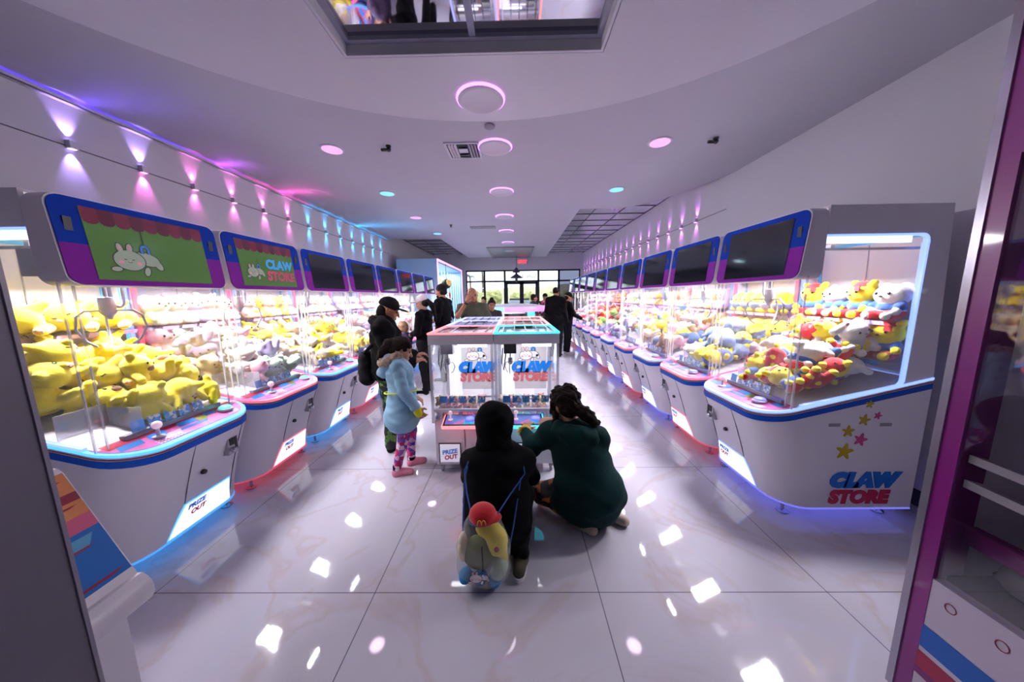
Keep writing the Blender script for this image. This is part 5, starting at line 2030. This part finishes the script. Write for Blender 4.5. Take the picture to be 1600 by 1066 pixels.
    def foot(s, side, t=0.0):
        J, q = s.J, s.s
        return [cap(J['an' + side], J['an' + side] - s.u * .04 * q, .036 * q + t, .036 * q + t, .02), cap(J['an' + side] - s.u * .045 * q, J['to' + side], .036 * q + t, .028 * q + t, .02)]

    def body(s, h=.010, hands=None):
        p = s.head() + s.torso() + s.arm('L') + s.arm('R') + s.leg('L') + s.leg('R') + s.foot('L') + s.foot('R')
        for sd, a in (hands or {}).items():
            p += s.hand(sd, *a)
        s.b = link('body', soft_mesh('body', p, h, s.skin), s.root)
        m_ = M()
        for e in (-1, 1):
            c = s.H(e * .031, .0765, .004)
            mm = M().ball(tuple(c), .0115 * s.hs, 12)
            mm.build('eye', mat('eye_dark', '#20140f', .2), s.root)
        for e in (-1, 1):
            pts = [s.H(e * (.016 + .012 * k), .088 - .004 * k, .026 + .004 * (1 if k else 0)) for k in range(3)]
            M().tube([tuple(x) for x in pts], .0035 * s.hs, 6).build('eyebrow', HAIRB, s.root)

    def wear(s, name, prims, m, h=.011, wr=.004, wf=24):
        return link(name, soft_mesh(name, prims, h, m, wr, wf), s.root)

    def shoes(s, m, sole=True, h=.009, up=.004):
        for sd in 'LR':
            o = link('shoe', soft_mesh('shoe', s.foot(sd, .008)[1:] + [cap(s.J['an' + sd], s.J['an' + sd] - s.u * .04 * s.s, .040 * s.s + up, .044 * s.s, .02)], h, m), s.root)
            if sole:
                a, b = s.J['an' + sd] - s.u * .045 * s.s, s.J['to' + sd]
                d = b - a
                d[2] = 0
                d /= np.linalg.norm(d) + 1e-9
                sd_ = np.cross(s.u, d)
                z = .004
                pts = []
                for k in range(16):
                    an = 2 * math.pi * k / 16
                    c = a + (b - a) * .5
                    L = np.linalg.norm((b - a)[:2]) / 2 + .045 * s.s
                    q = c + d * L * math.cos(an) + sd_ * .043 * s.s * math.sin(an)
                    pts.append((q[0], q[1], z))
                M().prism(pts, (0, 0, .022)).build('sole', SOLE, o)

    def hair_short(s, m, t=.012, h=.009):
        return s.wear('hair', [s.he((0, -.020, .045), (.074 + t, .090 + t, .080 + t)), s.he((0, -.045, -.02), (.068 + t, .055 + t, .06)), sub(s.he((0, .075, -.045), (.085, .085, .092), .01))], m, h, .003, 60)

    def cap_hat(s, m, brim=True, h=.009, brim_dir=1):
        o = s.wear('cap', [s.he((0, -.012, .052), (.088, .104, .088), .01, ((0, -.12, -1), .028))], m, h, .0, 20)
        if brim:
            pb = [s.he((0, .115, .042), (.068, .075, .010), .01)]
            link('brim', soft_mesh('brim', pb, .007, m), o)
        return o


def arms_down(p, fwd=.0):
    pass


# 1 -- person in a black hooded top crouching with their back to us
p = Person('person in black hooded top crouching with back turned before the small claw machines', -.13, 1.78, 0, 1.66)
W_ = p.setw
W_('pelvis', -.125, 1.75, .25); W_('waist', -.13, 1.77, .38); W_('chest', -.13, 1.82, .52); W_('neck', -.137, 1.87, .635); W_('head', -.147, 1.93, .765)
W_('shL', -.285, 1.84, .555); W_('shR', .035, 1.84, .555); W_('elL', -.33, 1.99, .36); W_('elR', .085, 1.99, .36); W_('wrL', -.235, 2.20, .42); W_('wrR', -.03, 2.20, .42)
W_('hipL', -.21, 1.77, .22); W_('hipR', -.04, 1.77, .22); W_('knL', -.29, 2.12, .18); W_('knR', .05, 2.12, .15); W_('anL', -.24, 1.74, .085); W_('anR', .015, 1.64, .085); W_('toL', -.25, 1.64, .03); W_('toR', .0, 1.55, .035)
p.look(4, 14)
p.body(.010, {'L': ((.3, .9, .2), (0, .2, -1), .5), 'R': ((-.3, .9, .2), (0, .2, -1), .5)})
p.wear('trousers', p.leg('L', .016) + p.leg('R', .016) + [cap(p.J['hipL'], p.J['hipR'], .10, .10, .05)], BLK2, .012, .005)
tor = p.torso(.028, 1.42) + p.arm('L', .024) + p.arm('R', .024)
tor += [cap(p.J['pelvis'] - np.array([0, .01, .09]), p.J['waist'], .155, .13, .06, p.lat(), 1.3)]
p.wear('hooded_top', tor, BLK, .011, .006, 20)
hood = [p.he((0, -.025, .03), (.124, .135, .128), .03), p.he((0, -.045, -.075), (.104, .092, .095), .05), cap(p.J['neck'] + np.array([-.07, -.045, -.005]), p.J['neck'] + np.array([.07, -.045, -.005]), .055, .055, .05), sub(p.he((0, .13, -.02), (.075, .085, .10), .03))]
p.wear('hood', hood, BLK, .010, .005, 26)
sm_ = mat('shoe_khaki', '#4a4438', .8, vary=(12, .15))
p.shoes(sm_)

# the clear drawstring bag with its strings, and the toys inside
bag = thing('drawstring_bag', 'clear drawstring bag of plush toys hanging on the crouching person back', 'bag', (-.192, 1.515, .012))
CLEARP = mat_glass('clear_bag', (.97, .97, .96), .05, .45, .18, film=.10)
bp_ = [ell((0, 0, .20), (.150, .085, .20), k=.05), ell((0, 0, .09), (.145, .085, .085), k=.05), ell((.0, .03, .37), (.085, .055, .06), k=.06)]
link('clear_pouch', soft_mesh('clear_pouch', bp_, .013, CLEARP, .004, 30), bag)
CORD = mat('cord_blue', '#1c50a0', .6, vary=(30, .1))
for sgn, pts in ((-1, [(-.06, .0, .405), (-.10, .10, .47), (-.125, .19, .56), (-.10, .26, .60)]), (-1, [(-.115, .0, .26), (-.120, .075, .38), (-.125, .16, .50), (-.105, .255, .59)]), (1, [(.07, .0, .40), (.15, .11, .46), (.235, .20, .53), (.22, .28, .60)]), (1, [(.135, .0, .18), (.165, .08, .28), (.19, .15, .40), (.215, .22, .52)])):
    M().tube(pts, .0045, 6).build('drawstring', CORD, bag)
M().tube([(.075 * math.cos(a * math.pi / 12), .012 + .062 * math.sin(a * math.pi / 12), .385 + .012 * math.cos(a * math.pi / 12)) for a in range(24)], .0045, 6, 0, True).build('drawstring_loop', CORD, bag)
M().tube([(.0, -.088, .13), (.004, -.092, .20), (.0, -.083, .29)], .003, 6).build('pull_line', BLACK, bag)
bunny('rabbit_print', bag, (-.035, -.0915, .115), (1, 0, 0), (0, 0, 1), .062)
BX, BY, BZ = -.192, 1.515, .012


def toy(name, prims, m, label, h=.009):
    o = link(name, soft_mesh(name, prims, h, m, .002, 60, (BX, BY, BZ + .05)))
    o.location = (BX, BY, BZ + .05)
    return tag(o, label, 'plush toy', None)


def B(x, y, z):
    return (BX + x, BY + y, BZ + z)


o = toy('round_plush', [ell(B(-.03, .0, .185), (.088, .062, .095), k=.02)], mat('plush_moss', '#6a7a3a', .9, vary=(14, .1), bump=(90, .25)), 'moss green round plush inside the clear drawstring bag')
o = toy('yellow_plush', [ell(B(.075, .0, .255), (.058, .055, .085), k=.03), ell(B(.02, .01, .33), (.062, .05, .055), k=.03), cap(B(.10, 0, .20), B(.115, 0, .13), .03, .02, .02)], PL['yellow'], 'yellow plush in a red cap inside the clear drawstring bag')
cp = [ell(B(0.0, .0, .415), (.075, .066, .062), k=.02, cut=((0, 0, -1), .035)), ell(B(.055, .0, .40), (.05, .045, .012), k=.012)]
capo = link('red_cap', soft_mesh('red_cap', cp, .008, PL['red'], 0, 30, B(0, 0, .05)), o)
arch = []
for k in range(2):
    arch += [(-.022 + .022 * k + .011 + .011 * math.cos(math.pi * (1 - a / 8)), 0, .026 * math.sin(math.pi * a / 8)) for a in range(9)]
M().tube([(x + .0, -.0668 + .5 * abs(z - .013) * .0, z + .355) for x, _, z in arch], .0026, 6).build('arch_emblem', mat('arch_gold', '#e8b010', .5), capo)
M().ball((.075, -.055, .20), (.014, .006, .017), 12).build('red_patch', PL['red'], o)
toy('mint_plush', [ell(B(.09, .0, .115), (.045, .055, .065), k=.02), ell(B(.07, 0, .06), (.04, .05, .03), k=.02)], PL['mint'], 'mint plush at the right side inside the clear drawstring bag')
toy('cream_plush', [ell(B(-.115, .0, .22), (.03, .05, .085), k=.02)], PL['cream'], 'cream plush at the left side inside the clear drawstring bag')
for k, x in enumerate((-.105, -.02, .06)):
    toy('blue_plush', [ell(B(x, -.015, .055 - .012 * k), (.038, .05, .03), k=.02)], mat('plush_azure', '#2890d0', .9, vary=(14, .1), bump=(90, .25)), '%s of three blue plush feet at the bottom of the clear bag' % ['leftmost', 'middle', 'rightmost'][k])
toy('red_trim_toy', [cap(B(-.12, 0, .04), B(.07, 0, -.002 + .012), .012, .012, .01)], PL['orange'], 'orange toy along the bottom of the clear drawstring bag')

# 2 -- person in a deep green hooded top kneeling and playing at the right small machine
p = Person('kneeling person in deep green hooded top reaching to the aqua rimmed small machine', .45, 2.05, -12, 1.70, SKIN)
W_ = p.setw
W_('pelvis', .50, 1.99, .27); W_('waist', .49, 2.03, .40); W_('chest', .44, 2.08, .53); W_('neck', .400, 2.12, .655); W_('head', .352, 2.17, .805)
W_('shL', .25, 2.15, .60); W_('shR', .565, 2.06, .60); W_('elL', .115, 2.20, .46); W_('elR', .50, 2.34, .47); W_('wrL', .055, 2.345, .525); W_('wrR', .31, 2.43, .575)
W_('hipL', .42, 2.02, .24); W_('hipR', .58, 2.0, .24); W_('knL', .19, 2.17, .10); W_('knR', .58, 2.42, .12); W_('anL', .42, 1.96, .07); W_('anR', .66, 2.02, .07); W_('toL', .50, 1.87, .035); W_('toR', .74, 1.95, .035)
p.look(-18, 22)
p.body(.0085, {'L': ((.35, .9, .25), (.2, .2, -1), .55), 'R': ((-.95, .3, -.1), (-.1, .3, -1), .7)})
p.wear('trousers', p.leg('L', .022) + p.leg('R', .02) + [cap(p.J['hipL'], p.J['hipR'], .10, .10, .05)], FLORAL, .012, .005)
l_ = p.lat()
tor = [cap(p.J['chest'], p.J['pelvis'] + np.array([.0, .0, -.02]), .150, .185, .06, l_, 1.28), cap(p.J['pelvis'] + np.array([0, 0, -.03]), p.J['pelvis'] + np.array([-.02, .03, -.10]), .19, .20, .05, l_, 1.24),
       cap(p.J['shL'], p.J['neck'] - np.array([0, 0, .03]), .078, .085, .06), cap(p.J['shR'], p.J['neck'] - np.array([0, 0, .03]), .078, .085, .06)]
tor += [cap(p.J['shL'], p.J['elL'], .085, .072, .04), cap(p.J['elL'], p.J['elL'] * .12 + p.J['wrL'] * .88, .070, .046, .03), cap(p.J['shR'], p.J['elR'], .082, .070, .04), cap(p.J['elR'], p.J['elR'] * .15 + p.J['wrR'] * .85, .068, .045, .03)]
nk = p.J['neck']
hp_ = [(-.10, .03, .0, .045), (-.10, -.04, .005, .052), (-.05, -.105, .0, .060), (.03, -.135, -.01, .066), (.10, -.12, -.02, .062), (.135, -.06, -.02, .055), (.12, .02, -.01, .045)]
hd_ = [cap(nk + np.array(a_[:3]), nk + np.array(b_[:3]), a_[3], b_[3], .02) for a_, b_ in zip(hp_, hp_[1:])] + [cap(nk + np.array([.0, -.13, -.04]), nk + np.array([.06, -.15, -.11]), .065, .05, .03)]
p.wear('hood', hd_, GRN, .010, .006, 24)
p.wear('hooded_top', tor, GRN, .0105, .007, 17)
hr = [p.he((0, -.025, .045), (.094, .108, .094), .02), p.he((.0, -.06, -.02), (.088, .075, .075), .03), sub(p.he((0, .10, -.05), (.075, .085, .11), .01))]
for k in range(26):
    a, b = rng.uniform(0, 6.28), rng.uniform(-.1, 1.2)
    q = (.085 * math.cos(a) * math.cos(b), -.02 + .10 * math.sin(a) * math.cos(b), .05 + .085 * math.sin(b))
    if q[1] > .05 and q[2] < .07:
        continue
    hr.append(p.he(q, (.026, .026, .026), .012))
for k in range(8):
    hr.append(p.he((-.085 + .004 * (k % 3), .02 + .012 * (k % 4), .04 - .022 * k), (.020, .022, .022), .012))
hr += [p.hc((.01, -.10, -.03), (.05, -.14, -.08), .032, .045, .02), p.hc((.05, -.14, -.08), (.10, -.16, -.15), .048, .030, .02)]
for k in range(12):
    hr.append(p.he((.05 + .006 * k + rng.uniform(-.03, .03), -.14 + rng.uniform(-.03, .03), -.07 - .008 * k), (.024, .024, .024), .012))
p.wear('curly_hair', hr, HAIRM, .008, .005, 90)
M().lathe([(.02, -.012), (.034, -.01), (.038, 0), (.034, .01), (.02, .012)], tuple(p.H(.025, -.115, -.045)), 14).build('hair_tie', BLACK, p.root)
d_ = p.J['wrL'] - p.J['elL']
d_ /= np.linalg.norm(d_)
c_ = p.J['elL'] * .06 + p.J['wrL'] * .94
sc = [cap(c_ + 0.04 * (np.array([math.cos(a), 0, math.sin(a)]) * .9 + np.array([0, .2, 0])), c_ + .04 * (np.array([math.cos(a + .6), 0, math.sin(a + .6)]) * .9 + np.array([0, .2, 0])), .017, .017, .01) for a in np.arange(0, 6.28, .6)]
p.wear('scrunchie', sc, mat('scrunchie_yellow', '#d8b850', .9, vary=(20, .2), bump=(70, .4)), .007, .004, 80)
p.shoes(mat('shoe_beige', '#a89c90', .7, vary=(12, .15)), False)

# 3 -- girl in a light blue puffer coat
p = Person('girl in ice blue fur trimmed coat and pink print leggings standing beside the small machines', -1.05, 2.68, 72, 1.25, SKIN, True)
p.set('anL', -.10, .07, .085); p.set('toL', -.10, .22, .03); p.set('knL', -.09, .09, .49); p.set('anR', .10, -.10, .085); p.set('toR', .12, .05, .03); p.set('knR', .095, .0, .49)
p.set('elR', .235, .04, 1.10); p.set('wrR', .215, .17, .87); p.set('elL', -.22, .04, 1.10); p.set('wrL', -.19, .13, .90)
p.set('head', 0, .045, 1.55)
p.look(0, 22)
p.body(.008, {'R': ((.5, .2, -.85), (-.2, .8, 0), .6), 'L': ((.8, .3, -.5), (0, .2, -1), .6)})
p.wear('leggings', p.leg('L', .010) + p.leg('R', .010) + [cap(p.J['hipL'], p.J['hipR'], .085, .085, .04)], LEGP, .009, .003, 40)
q = p.s
l_ = p.lat()
ct = [cap(p.J['chest'], p.J['waist'] + np.array([0, 0, -.02]), .122, .112, .04, l_, 1.22), cap(p.J['waist'] - np.array([0, 0, .05]), p.J['pelvis'] - np.array([0, 0, .16]), .118, .162, .03, l_, 1.2),
      cap(p.J['shL'], p.J['neck'] - np.array([0, 0, .03]), .062, .065, .04), cap(p.J['shR'], p.J['neck'] - np.array([0, 0, .03]), .062, .065, .04)]
sl_ = []
for sd in 'LR':
    a_, e_, w_ = p.J['sh' + sd], p.J['el' + sd], p.J['el' + sd] * .12 + p.J['wr' + sd] * .88
    pts_ = [a_ + (e_ - a_) * k / 3 for k in range(3)] + [e_ + (w_ - e_) * k / 3 for k in range(4)]
    p.wear('coat_sleeve', [ell(q_, (.058 - .0018 * k) , None, .014) for k, q_ in enumerate(pts_)] + [cap(a_, e_, .050, .048, .01), cap(e_, w_, .048, .040, .01)], ICE, .008, .003, 40)
p.wear('coat', ct, ICE, .009, .005, 34)
bk_ = -p.f
hd = [cap(p.J['neck'] + bk_ * .07 + p.u * .01 + p.r * s_ * .06, p.J['neck'] + bk_ * .12 - p.u * .10, .058, .05, .04) for s_ in (-1, 1)]
p.wear('coat_hood', hd, ICE, .009, .005, 34)
fu_ = []
for a in np.arange(-2.6, 2.7, .35):
    c = p.J['neck'] + p.u * .02 + (p.f * -math.cos(a) * .8 + p.r * math.sin(a)) * .098 + bk_ * .05 + p.u * (-.035 * math.cos(a))
    fu_.append(ell(c, .040, None, .012))
p.wear('fur_trim', fu_, FURT, .008, .008, 110)
hr = [p.he((0, -.022, .042), (.086, .104, .092), .02), p.he((0, -.06, -.02), (.082, .06, .075), .03), sub(p.he((0, .088, -.05), (.085, .085, .098), .01)), p.hc((0, -.10, .05), (0, -.14, .02), .04, .05, .02), p.hc((0, -.14, .02), (0, -.165, -.08), .045, .045, .02), p.hc((0, -.165, -.08), (.02, -.18, -.15), .045, .025, .02)]
for k in range(12):
    t = k / 15
    hr.append(p.he((rng.uniform(-.04, .04), -.13 - .05 * t + rng.uniform(-.03, .03), .03 - .18 * t), (.026, .026, .026), .012))
p.wear('wavy_hair', hr, HAIRM, .008, .005, 80)
for sd in 'LR':
    p.wear('clog', p.foot(sd, .013)[1:] + [cap(p.J['an' + sd] - p.u * .04, p.J['an' + sd] - p.u * .045, .045, .045, .02)], CLOG, .008, 0)
    p.wear('sock', [cap(p.J['an' + sd] + p.u * .02, p.J['an' + sd] - p.u * .02, .037, .036, .02)], BLK, .008, 0)
YC = mat('strap_yellow', '#c8d020', .6, vary=(20, .1))
st = []
for a in range(25):
    t = 2 * math.pi * a / 24
    c = p.J['waist'] * .5 + p.J['pelvis'] * .5 + p.u * (.02 + .03 * math.sin(t + 1.5)) + (p.r * math.cos(t) * .178 + p.f * math.sin(t) * .142)
    st.append(tuple(c))
M().tube(st[:-1], .006, 6, 0, True).build('waist_cord', YC, p.root)
c = p.J['wrR']
p.wear('glove_cuff', [cap(c + p.u * .02, c - p.u * .05 + p.f * .02, .040, .034, .02), cap(p.J['elR'] * .4 + c * .6, c, .060, .052, .02)][:1], mat('cuff_yellow', '#d8d818', .7, vary=(20, .1)), .008, .003, 60)

# 4 -- woman in a black padded jacket and cap behind the girl
p = Person('woman in black padded jacket and black peaked cap standing behind the girl', -1.33, 3.10, 72, 1.60, SKIN2)
p.set('wrR', .19, .26, 1.02); p.set('elR', .24, .04, 1.08); p.set('wrL', -.16, .28, 1.02); p.set('elL', -.23, .05, 1.08); p.set('head', 0, .05, 1.57)
p.look(0, 20)
p.body(.009, {'R': ((.8, .5, .2), (0, .2, -1), .7), 'L': ((.8, .4, .2), (0, .2, -1), .7)})
p.wear('trousers', p.leg('L', .028) + p.leg('R', .028) + [cap(p.J['hipL'], p.J['hipR'], .10, .10, .05)], LEAFP, .012, .005)
jk = p.torso(.045, 1.3) + p.arm('L', .042, .94) + p.arm('R', .042, .94) + [cap(p.J['pelvis'], p.J['waist'], .17, .155, .05, p.lat(), 1.2)]
p.wear('padded_jacket', jk, BLK, .011, .008, 26)
fu_ = []
for a in np.arange(-2.6, 2.7, .4):
    fu_.append(ell(p.J['neck'] + p.u * .03 + (p.f * -math.cos(a) * .6 + p.r * math.sin(a)) * .095 - p.f * .04, .045, None, .015))
p.wear('fur_collar', fu_, mat('fur_black', '#161016', .95, vary=(40, .3), bump=(80, .8)), .009, .008, 100)
p.cap_hat(BLK2)
p.wear('hair', [p.he((0, -.055, -.03), (.082, .06, .085), .02), sub(p.he((0, .075, -.05), (.085, .085, .10), .01))], HAIRB, .009, .003, 60)
gl = M()
for e in (-1, 1):
    gl.tube([tuple(p.H(e * .031 + .022 * math.cos(a), .098, .002 + .018 * math.sin(a))) for a in np.arange(0, 6.28, .52)], .002, 5, 0, True)
    gl.tube([tuple(p.H(e * .052, .098, .006)), tuple(p.H(e * .078, .0, .006))], .002, 5)
gl.build('glasses', BRASS, p.root)
p.shoes(BLK)
bpk = thing('backpack', 'small black backpack on the back of the woman in the black cap', 'backpack', tuple(p.o + p.J['chest'] - p.f * .20 - p.u * .40))
link('pack', soft_mesh('pack', [cap((0, 0, .0), (0, 0, .20), .085, .075, .05, p.r, 1.4)], .012, BLK2, .004), bpk)
for s_ in (-1, 1):
    pts = [np.array((0, 0, .26)) + p.r * s_ * .09, p.f * .10 + p.r * s_ * .13 + p.u * .36, p.f * .22 + p.r * s_ * .14 + p.u * .40]
    M().tube([tuple(x) for x in pts], .018, 8).build('shoulder_strap', BLK2, bpk)

# 5 -- woman in a white cap, 6 -- small child beside her, 7 -- man in a black tee
p = Person('woman in dark top and white cap with a long ponytail, at the left row', -1.50, 5.0, -80, 1.62, SKIN)
p.set('wrR', .12, .22, 1.06); p.set('elR', .23, .02, 1.10); p.set('wrL', -.14, .22, 1.04); p.set('elL', -.23, .02, 1.10)
p.look(0, 12)
p.body(.010, {'R': ((-.8, 0, .4), (0, 0, 1), 1.0), 'L': ((-.8, 0, .3), (0, 0, 1), 1.0)})
p.wear('trousers', p.leg('L', .012) + p.leg('R', .012) + [cap(p.J['hipL'], p.J['hipR'], .10, .10, .05)], BLK2, .013)
p.wear('top', p.torso(.014) + p.arm('L', .014, .75) + p.arm('R', .014, .75), BLK, .012, .005)
p.cap_hat(mat('cap_white', '#d0c4c8', .7, vary=(10, .06)))
p.wear('ponytail', [p.he((0, -.06, -.01), (.080, .055, .07), .02), p.hc((0, -.11, .02), (0, -.17, -.08), .032, .045, .02), p.hc((0, -.17, -.08), (0, -.17, -.32), .045, .02, .02), sub(p.he((0, .075, -.05), (.085, .085, .10), .01))], HAIRB, .010, .003, 50)
p.shoes(BLK)

p = Person('small fair haired child holding a purple toy beside the white capped woman', -1.80, 4.86, -60, 1.20, SKIN, True)
p.set('wrR', .10, .24, 1.22); p.set('elR', .20, .08, 1.12); p.set('wrL', -.10, .24, 1.22); p.set('elL', -.20, .08, 1.12)
p.body(.010, {'R': ((-.6, .3, .5), (0, 1, 0), .9), 'L': ((-.6, .3, .5), (0, 1, 0), .9)})
p.wear('trousers', p.leg('L', .012) + p.leg('R', .012) + [cap(p.J['hipL'], p.J['hipR'], .08, .08, .05)], BLK2, .013)
p.wear('shirt', p.torso(.014) + p.arm('L', .014, .9) + p.arm('R', .014, .9), mat('cloth_plum', '#4a3a5a', .8), .012, .004)
p.hair_short(mat('hair_fair', '#8a6448', .6, vary=(30, .3), bump=(70, .5)))
p.shoes(BLK)
hp = (p.o + (p.J['wrR'] + p.J['wrL']) / 2 + p.f * .10 + p.u * .02)
o = link('purple_plush', soft_mesh('purple_plush', [ell((0, 0, 0), (.06, .06, .065), k=.02), ell((0, 0, .07), (.045, .045, .04), k=.02), cap((0, .03, .1), (0, .04, .13), .014, k=.01), cap((0, -.03, .1), (0, -.04, .13), .014, k=.01)], .010, fur('purple', '#8868b8')))
o.location = tuple(hp)
tag(o, 'purple and white plush held up by the small child', 'plush toy')

p = Person('dark haired man in black tee with white bag strap, behind the white capped woman', -1.36, 5.75, -75, 1.83, SKIN2)
p.set('wrR', .20, .18, 1.02); p.set('elR', .24, -.03, 1.12); p.set('wrL', -.16, .22, 1.05); p.set('elL', -.24, -.02, 1.12)
p.look(0, 8)
p.body(.010, {'R': ((-.6, 0, -.5), (0, .5, 0), .9), 'L': ((-.8, 0, -.2), (0, 0, 1), .9)})
p.wear('trousers', p.leg('L', .018) + p.leg('R', .018) + [cap(p.J['hipL'], p.J['hipR'], .11, .11, .05)], BLK2, .013)
p.wear('tee_shirt', p.torso(.018) + p.arm('L', .020, .5)[:1] + p.arm('R', .020, .5)[:1], BLK, .012, .005)
p.hair_short(HAIRB)
p.wear('beard', [p.he((0, .05, -.085), (.052, .055, .045), .01), sub(p.he((0, .085, -.03), (.05, .06, .048), .01))], HAIRB, .009, .002, 80)
p.shoes(BLK)
M().tube([tuple(p.J['waist'] + p.r * .17 - p.f * .02 + p.u * (.10 * math.cos(a) - .02) + p.f * .10 * math.sin(a)) for a in np.arange(-2.2, .6, .25)], .012, 6).build('bag_strap', SOLE, p.root)
o = link('blue_plush', soft_mesh('blue_plush', [ell((0, 0, 0), (.055, .055, .06), k=.02), ell((0, 0, .06), (.04, .04, .035), k=.02)], .010, PL['slate']))
o.location = tuple(p.o + p.J['wrL'] + p.f * .09 - p.u * .0)
tag(o, 'grey blue plush held by the man in the black tee', 'plush toy')

# 8 -- bald man, hand on his face, behind the island
p = Person('bald man in olive tee leaning a hand on his face behind the middle island', -.69, 5.0, 172, 1.74, SKIN2)
p.set('shR', .18, .0, 1.39); p.set('elR', .24, .14, 1.27); p.set('wrR', .085, .20, 1.50); p.set('elL', -.26, .04, 1.15); p.set('wrL', -.20, .20, .95)
p.set('head', .0, .05, 1.585)
p.look(-12, 16, 10)
p.body(.0085, {'R': ((.45, -.35, .8), (.1, .9, -.1), .5), 'L': ((.3, -.8, -.4), (0, 0, -1), .6)})
p.wear('trousers', p.leg('L', .02) + p.leg('R', .02) + [cap(p.J['hipL'], p.J['hipR'], .11, .11, .05)], NAVY, .014)
p.wear('tee_shirt', p.torso(.022, 1.45) + p.arm('L', .024, .5)[:1] + [cap(p.J['shR'], p.J['shR'] * .35 + p.J['elR'] * .65, .074, .068, .03)], OLIVE, .011, .005)
p.wear('stubble', [p.he((0, .046, -.088), (.050, .055, .045), .01), sub(p.he((0, .085, -.03), (.05, .06, .048), .01))], mat('stubble', '#6a4638', .8, vary=(60, .3)), .008, .002, 80)
a_, b_ = p.J['elR'], p.J['wrR']
d_ = (b_ - a_) / np.linalg.norm(b_ - a_)
c_ = a_ * .12 + b_ * .88
M().tube([tuple(c_ - d_ * .018), tuple(c_ + d_ * .018)], .040, 16).build('watch', BLACK, p.root)
p.shoes(BLK)

# 9..13 -- people further back
p = Person('woman with hair tied up facing us beside the bald man, far back', -.50, 6.5, 175, 1.52, SKIN2)
p.body(.012)
p.wear('dress', p.torso(.016) + p.leg('L', .03) + p.leg('R', .03) + p.arm('L', .016, .5)[:1] + p.arm('R', .016, .5)[:1], mat('cloth_plum_dark', '#2c2028', .8), .014)
p.wear('hair', [p.he((0, -.022, .045), (.086, .104, .092), .02), p.he((0, -.03, .14), (.04, .04, .035), .02), sub(p.he((0, .088, -.04), (.08, .085, .095), .01))], HAIRB, .010, .003, 60)
p.shoes(BLK)
p = Person('person with dark hair far back left of the woman with tied up hair', -1.05, 10.3, 200, 1.58, SKIN2)
p.body(.014)
p.wear('jacket', p.torso(.02) + p.arm('L', .02) + p.arm('R', .02), BLK2, .015)
p.wear('trousers', p.leg('L', .02) + p.leg('R', .02) + [cap(p.J['hipL'], p.J['hipR'], .10, .10, .05)], NAVY, .015)
p.hair_short(HAIRB)
p.shoes(BLK)
p = Person('man in black jacket with shaved head, back turned, at the right row', 1.04, 8.0, 20, 1.80, SKIN2)
p.w = 1.06
p.set('wrL', -.24, .10, .90); p.set('wrR', .25, .06, .90)
p.look(8, 6)
p.body(.011)
p.wear('trousers', p.leg('L', .022) + p.leg('R', .022) + [cap(p.J['hipL'], p.J['hipR'], .11, .11, .05)], BLK2, .014)
p.wear('jacket', p.torso(.040, 1.4) + p.arm('L', .03) + p.arm('R', .03) + [cap(p.J['pelvis'] - p.u * .08, p.J['waist'], .15, .14, .05, p.lat(), 1.4)], BLK, .012, .006)
p.wear('short_hair', [p.he((0, -.02, .045), (.080, .097, .088), .02), sub(p.he((0, .075, -.03), (.085, .085, .10), .01))], HAIRB, .010, .0)
p.shoes(BLK)
p = Person('person in black top and black cap reaching to the right row console', 1.40, 8.33, 78, 1.66, SKIN)
p.set('wrR', .18, .36, 1.00); p.set('elR', .24, .10, 1.12); p.set('wrL', -.16, .30, 1.18); p.set('elL', -.22, .06, 1.10)
p.look(0, 20)
p.body(.010, {'R': ((.9, 0, -.4), (0, 0, -1), .4), 'L': ((.8, 0, .3), (0, 0, -1), .8)})
p.wear('trousers', p.leg('L', .014) + p.leg('R', .014) + [cap(p.J['hipL'], p.J['hipR'], .10, .10, .05)], BLK2, .013)
p.wear('top', p.torso(.020) + p.arm('L', .018, .9) + p.arm('R', .018, .9), BLK, .012, .005)
p.cap_hat(BLK2)
p.wear('hair', [p.he((0, -.055, -.03), (.080, .058, .075), .02), sub(p.he((0, .075, -.05), (.085, .085, .10), .01))], HAIRB, .010, .003, 60)
p.shoes(mat('shoe_white', '#d0c8cc', .7))
p = Person('man in navy tee facing right beside the far round island', .60, 10.3, 80, 1.64, SKIN2)
p.body(.013)
p.wear('trousers', p.leg('L', .02) + p.leg('R', .02) + [cap(p.J['hipL'], p.J['hipR'], .10, .10, .05)], BLK2, .015)
p.wear('tee_shirt', p.torso(.018) + p.arm('L', .02, .5)[:1] + p.arm('R', .02, .5)[:1], NAVY, .014)
p.hair_short(HAIRM)
p.shoes(BLK)
p = Person('person in dark cap and pink printed shirt facing us near the entrance', 1.0, 10.5, 190, 1.66, SKIN2)
p.body(.013)
p.wear('trousers', p.leg('L', .02) + p.leg('R', .02) + [cap(p.J['hipL'], p.J['hipR'], .10, .10, .05)], BLK2, .015)
p.wear('shirt', p.torso(.018) + p.arm('L', .02, .6) + p.arm('R', .02, .6), mat_print('shirt_print', ['#2a1a24', '#d8a8b8', '#2a1a24', '#c04068', '#e8d8dc'], 12, .8), .014)
p.cap_hat(BLK2)
p.shoes(BLK)
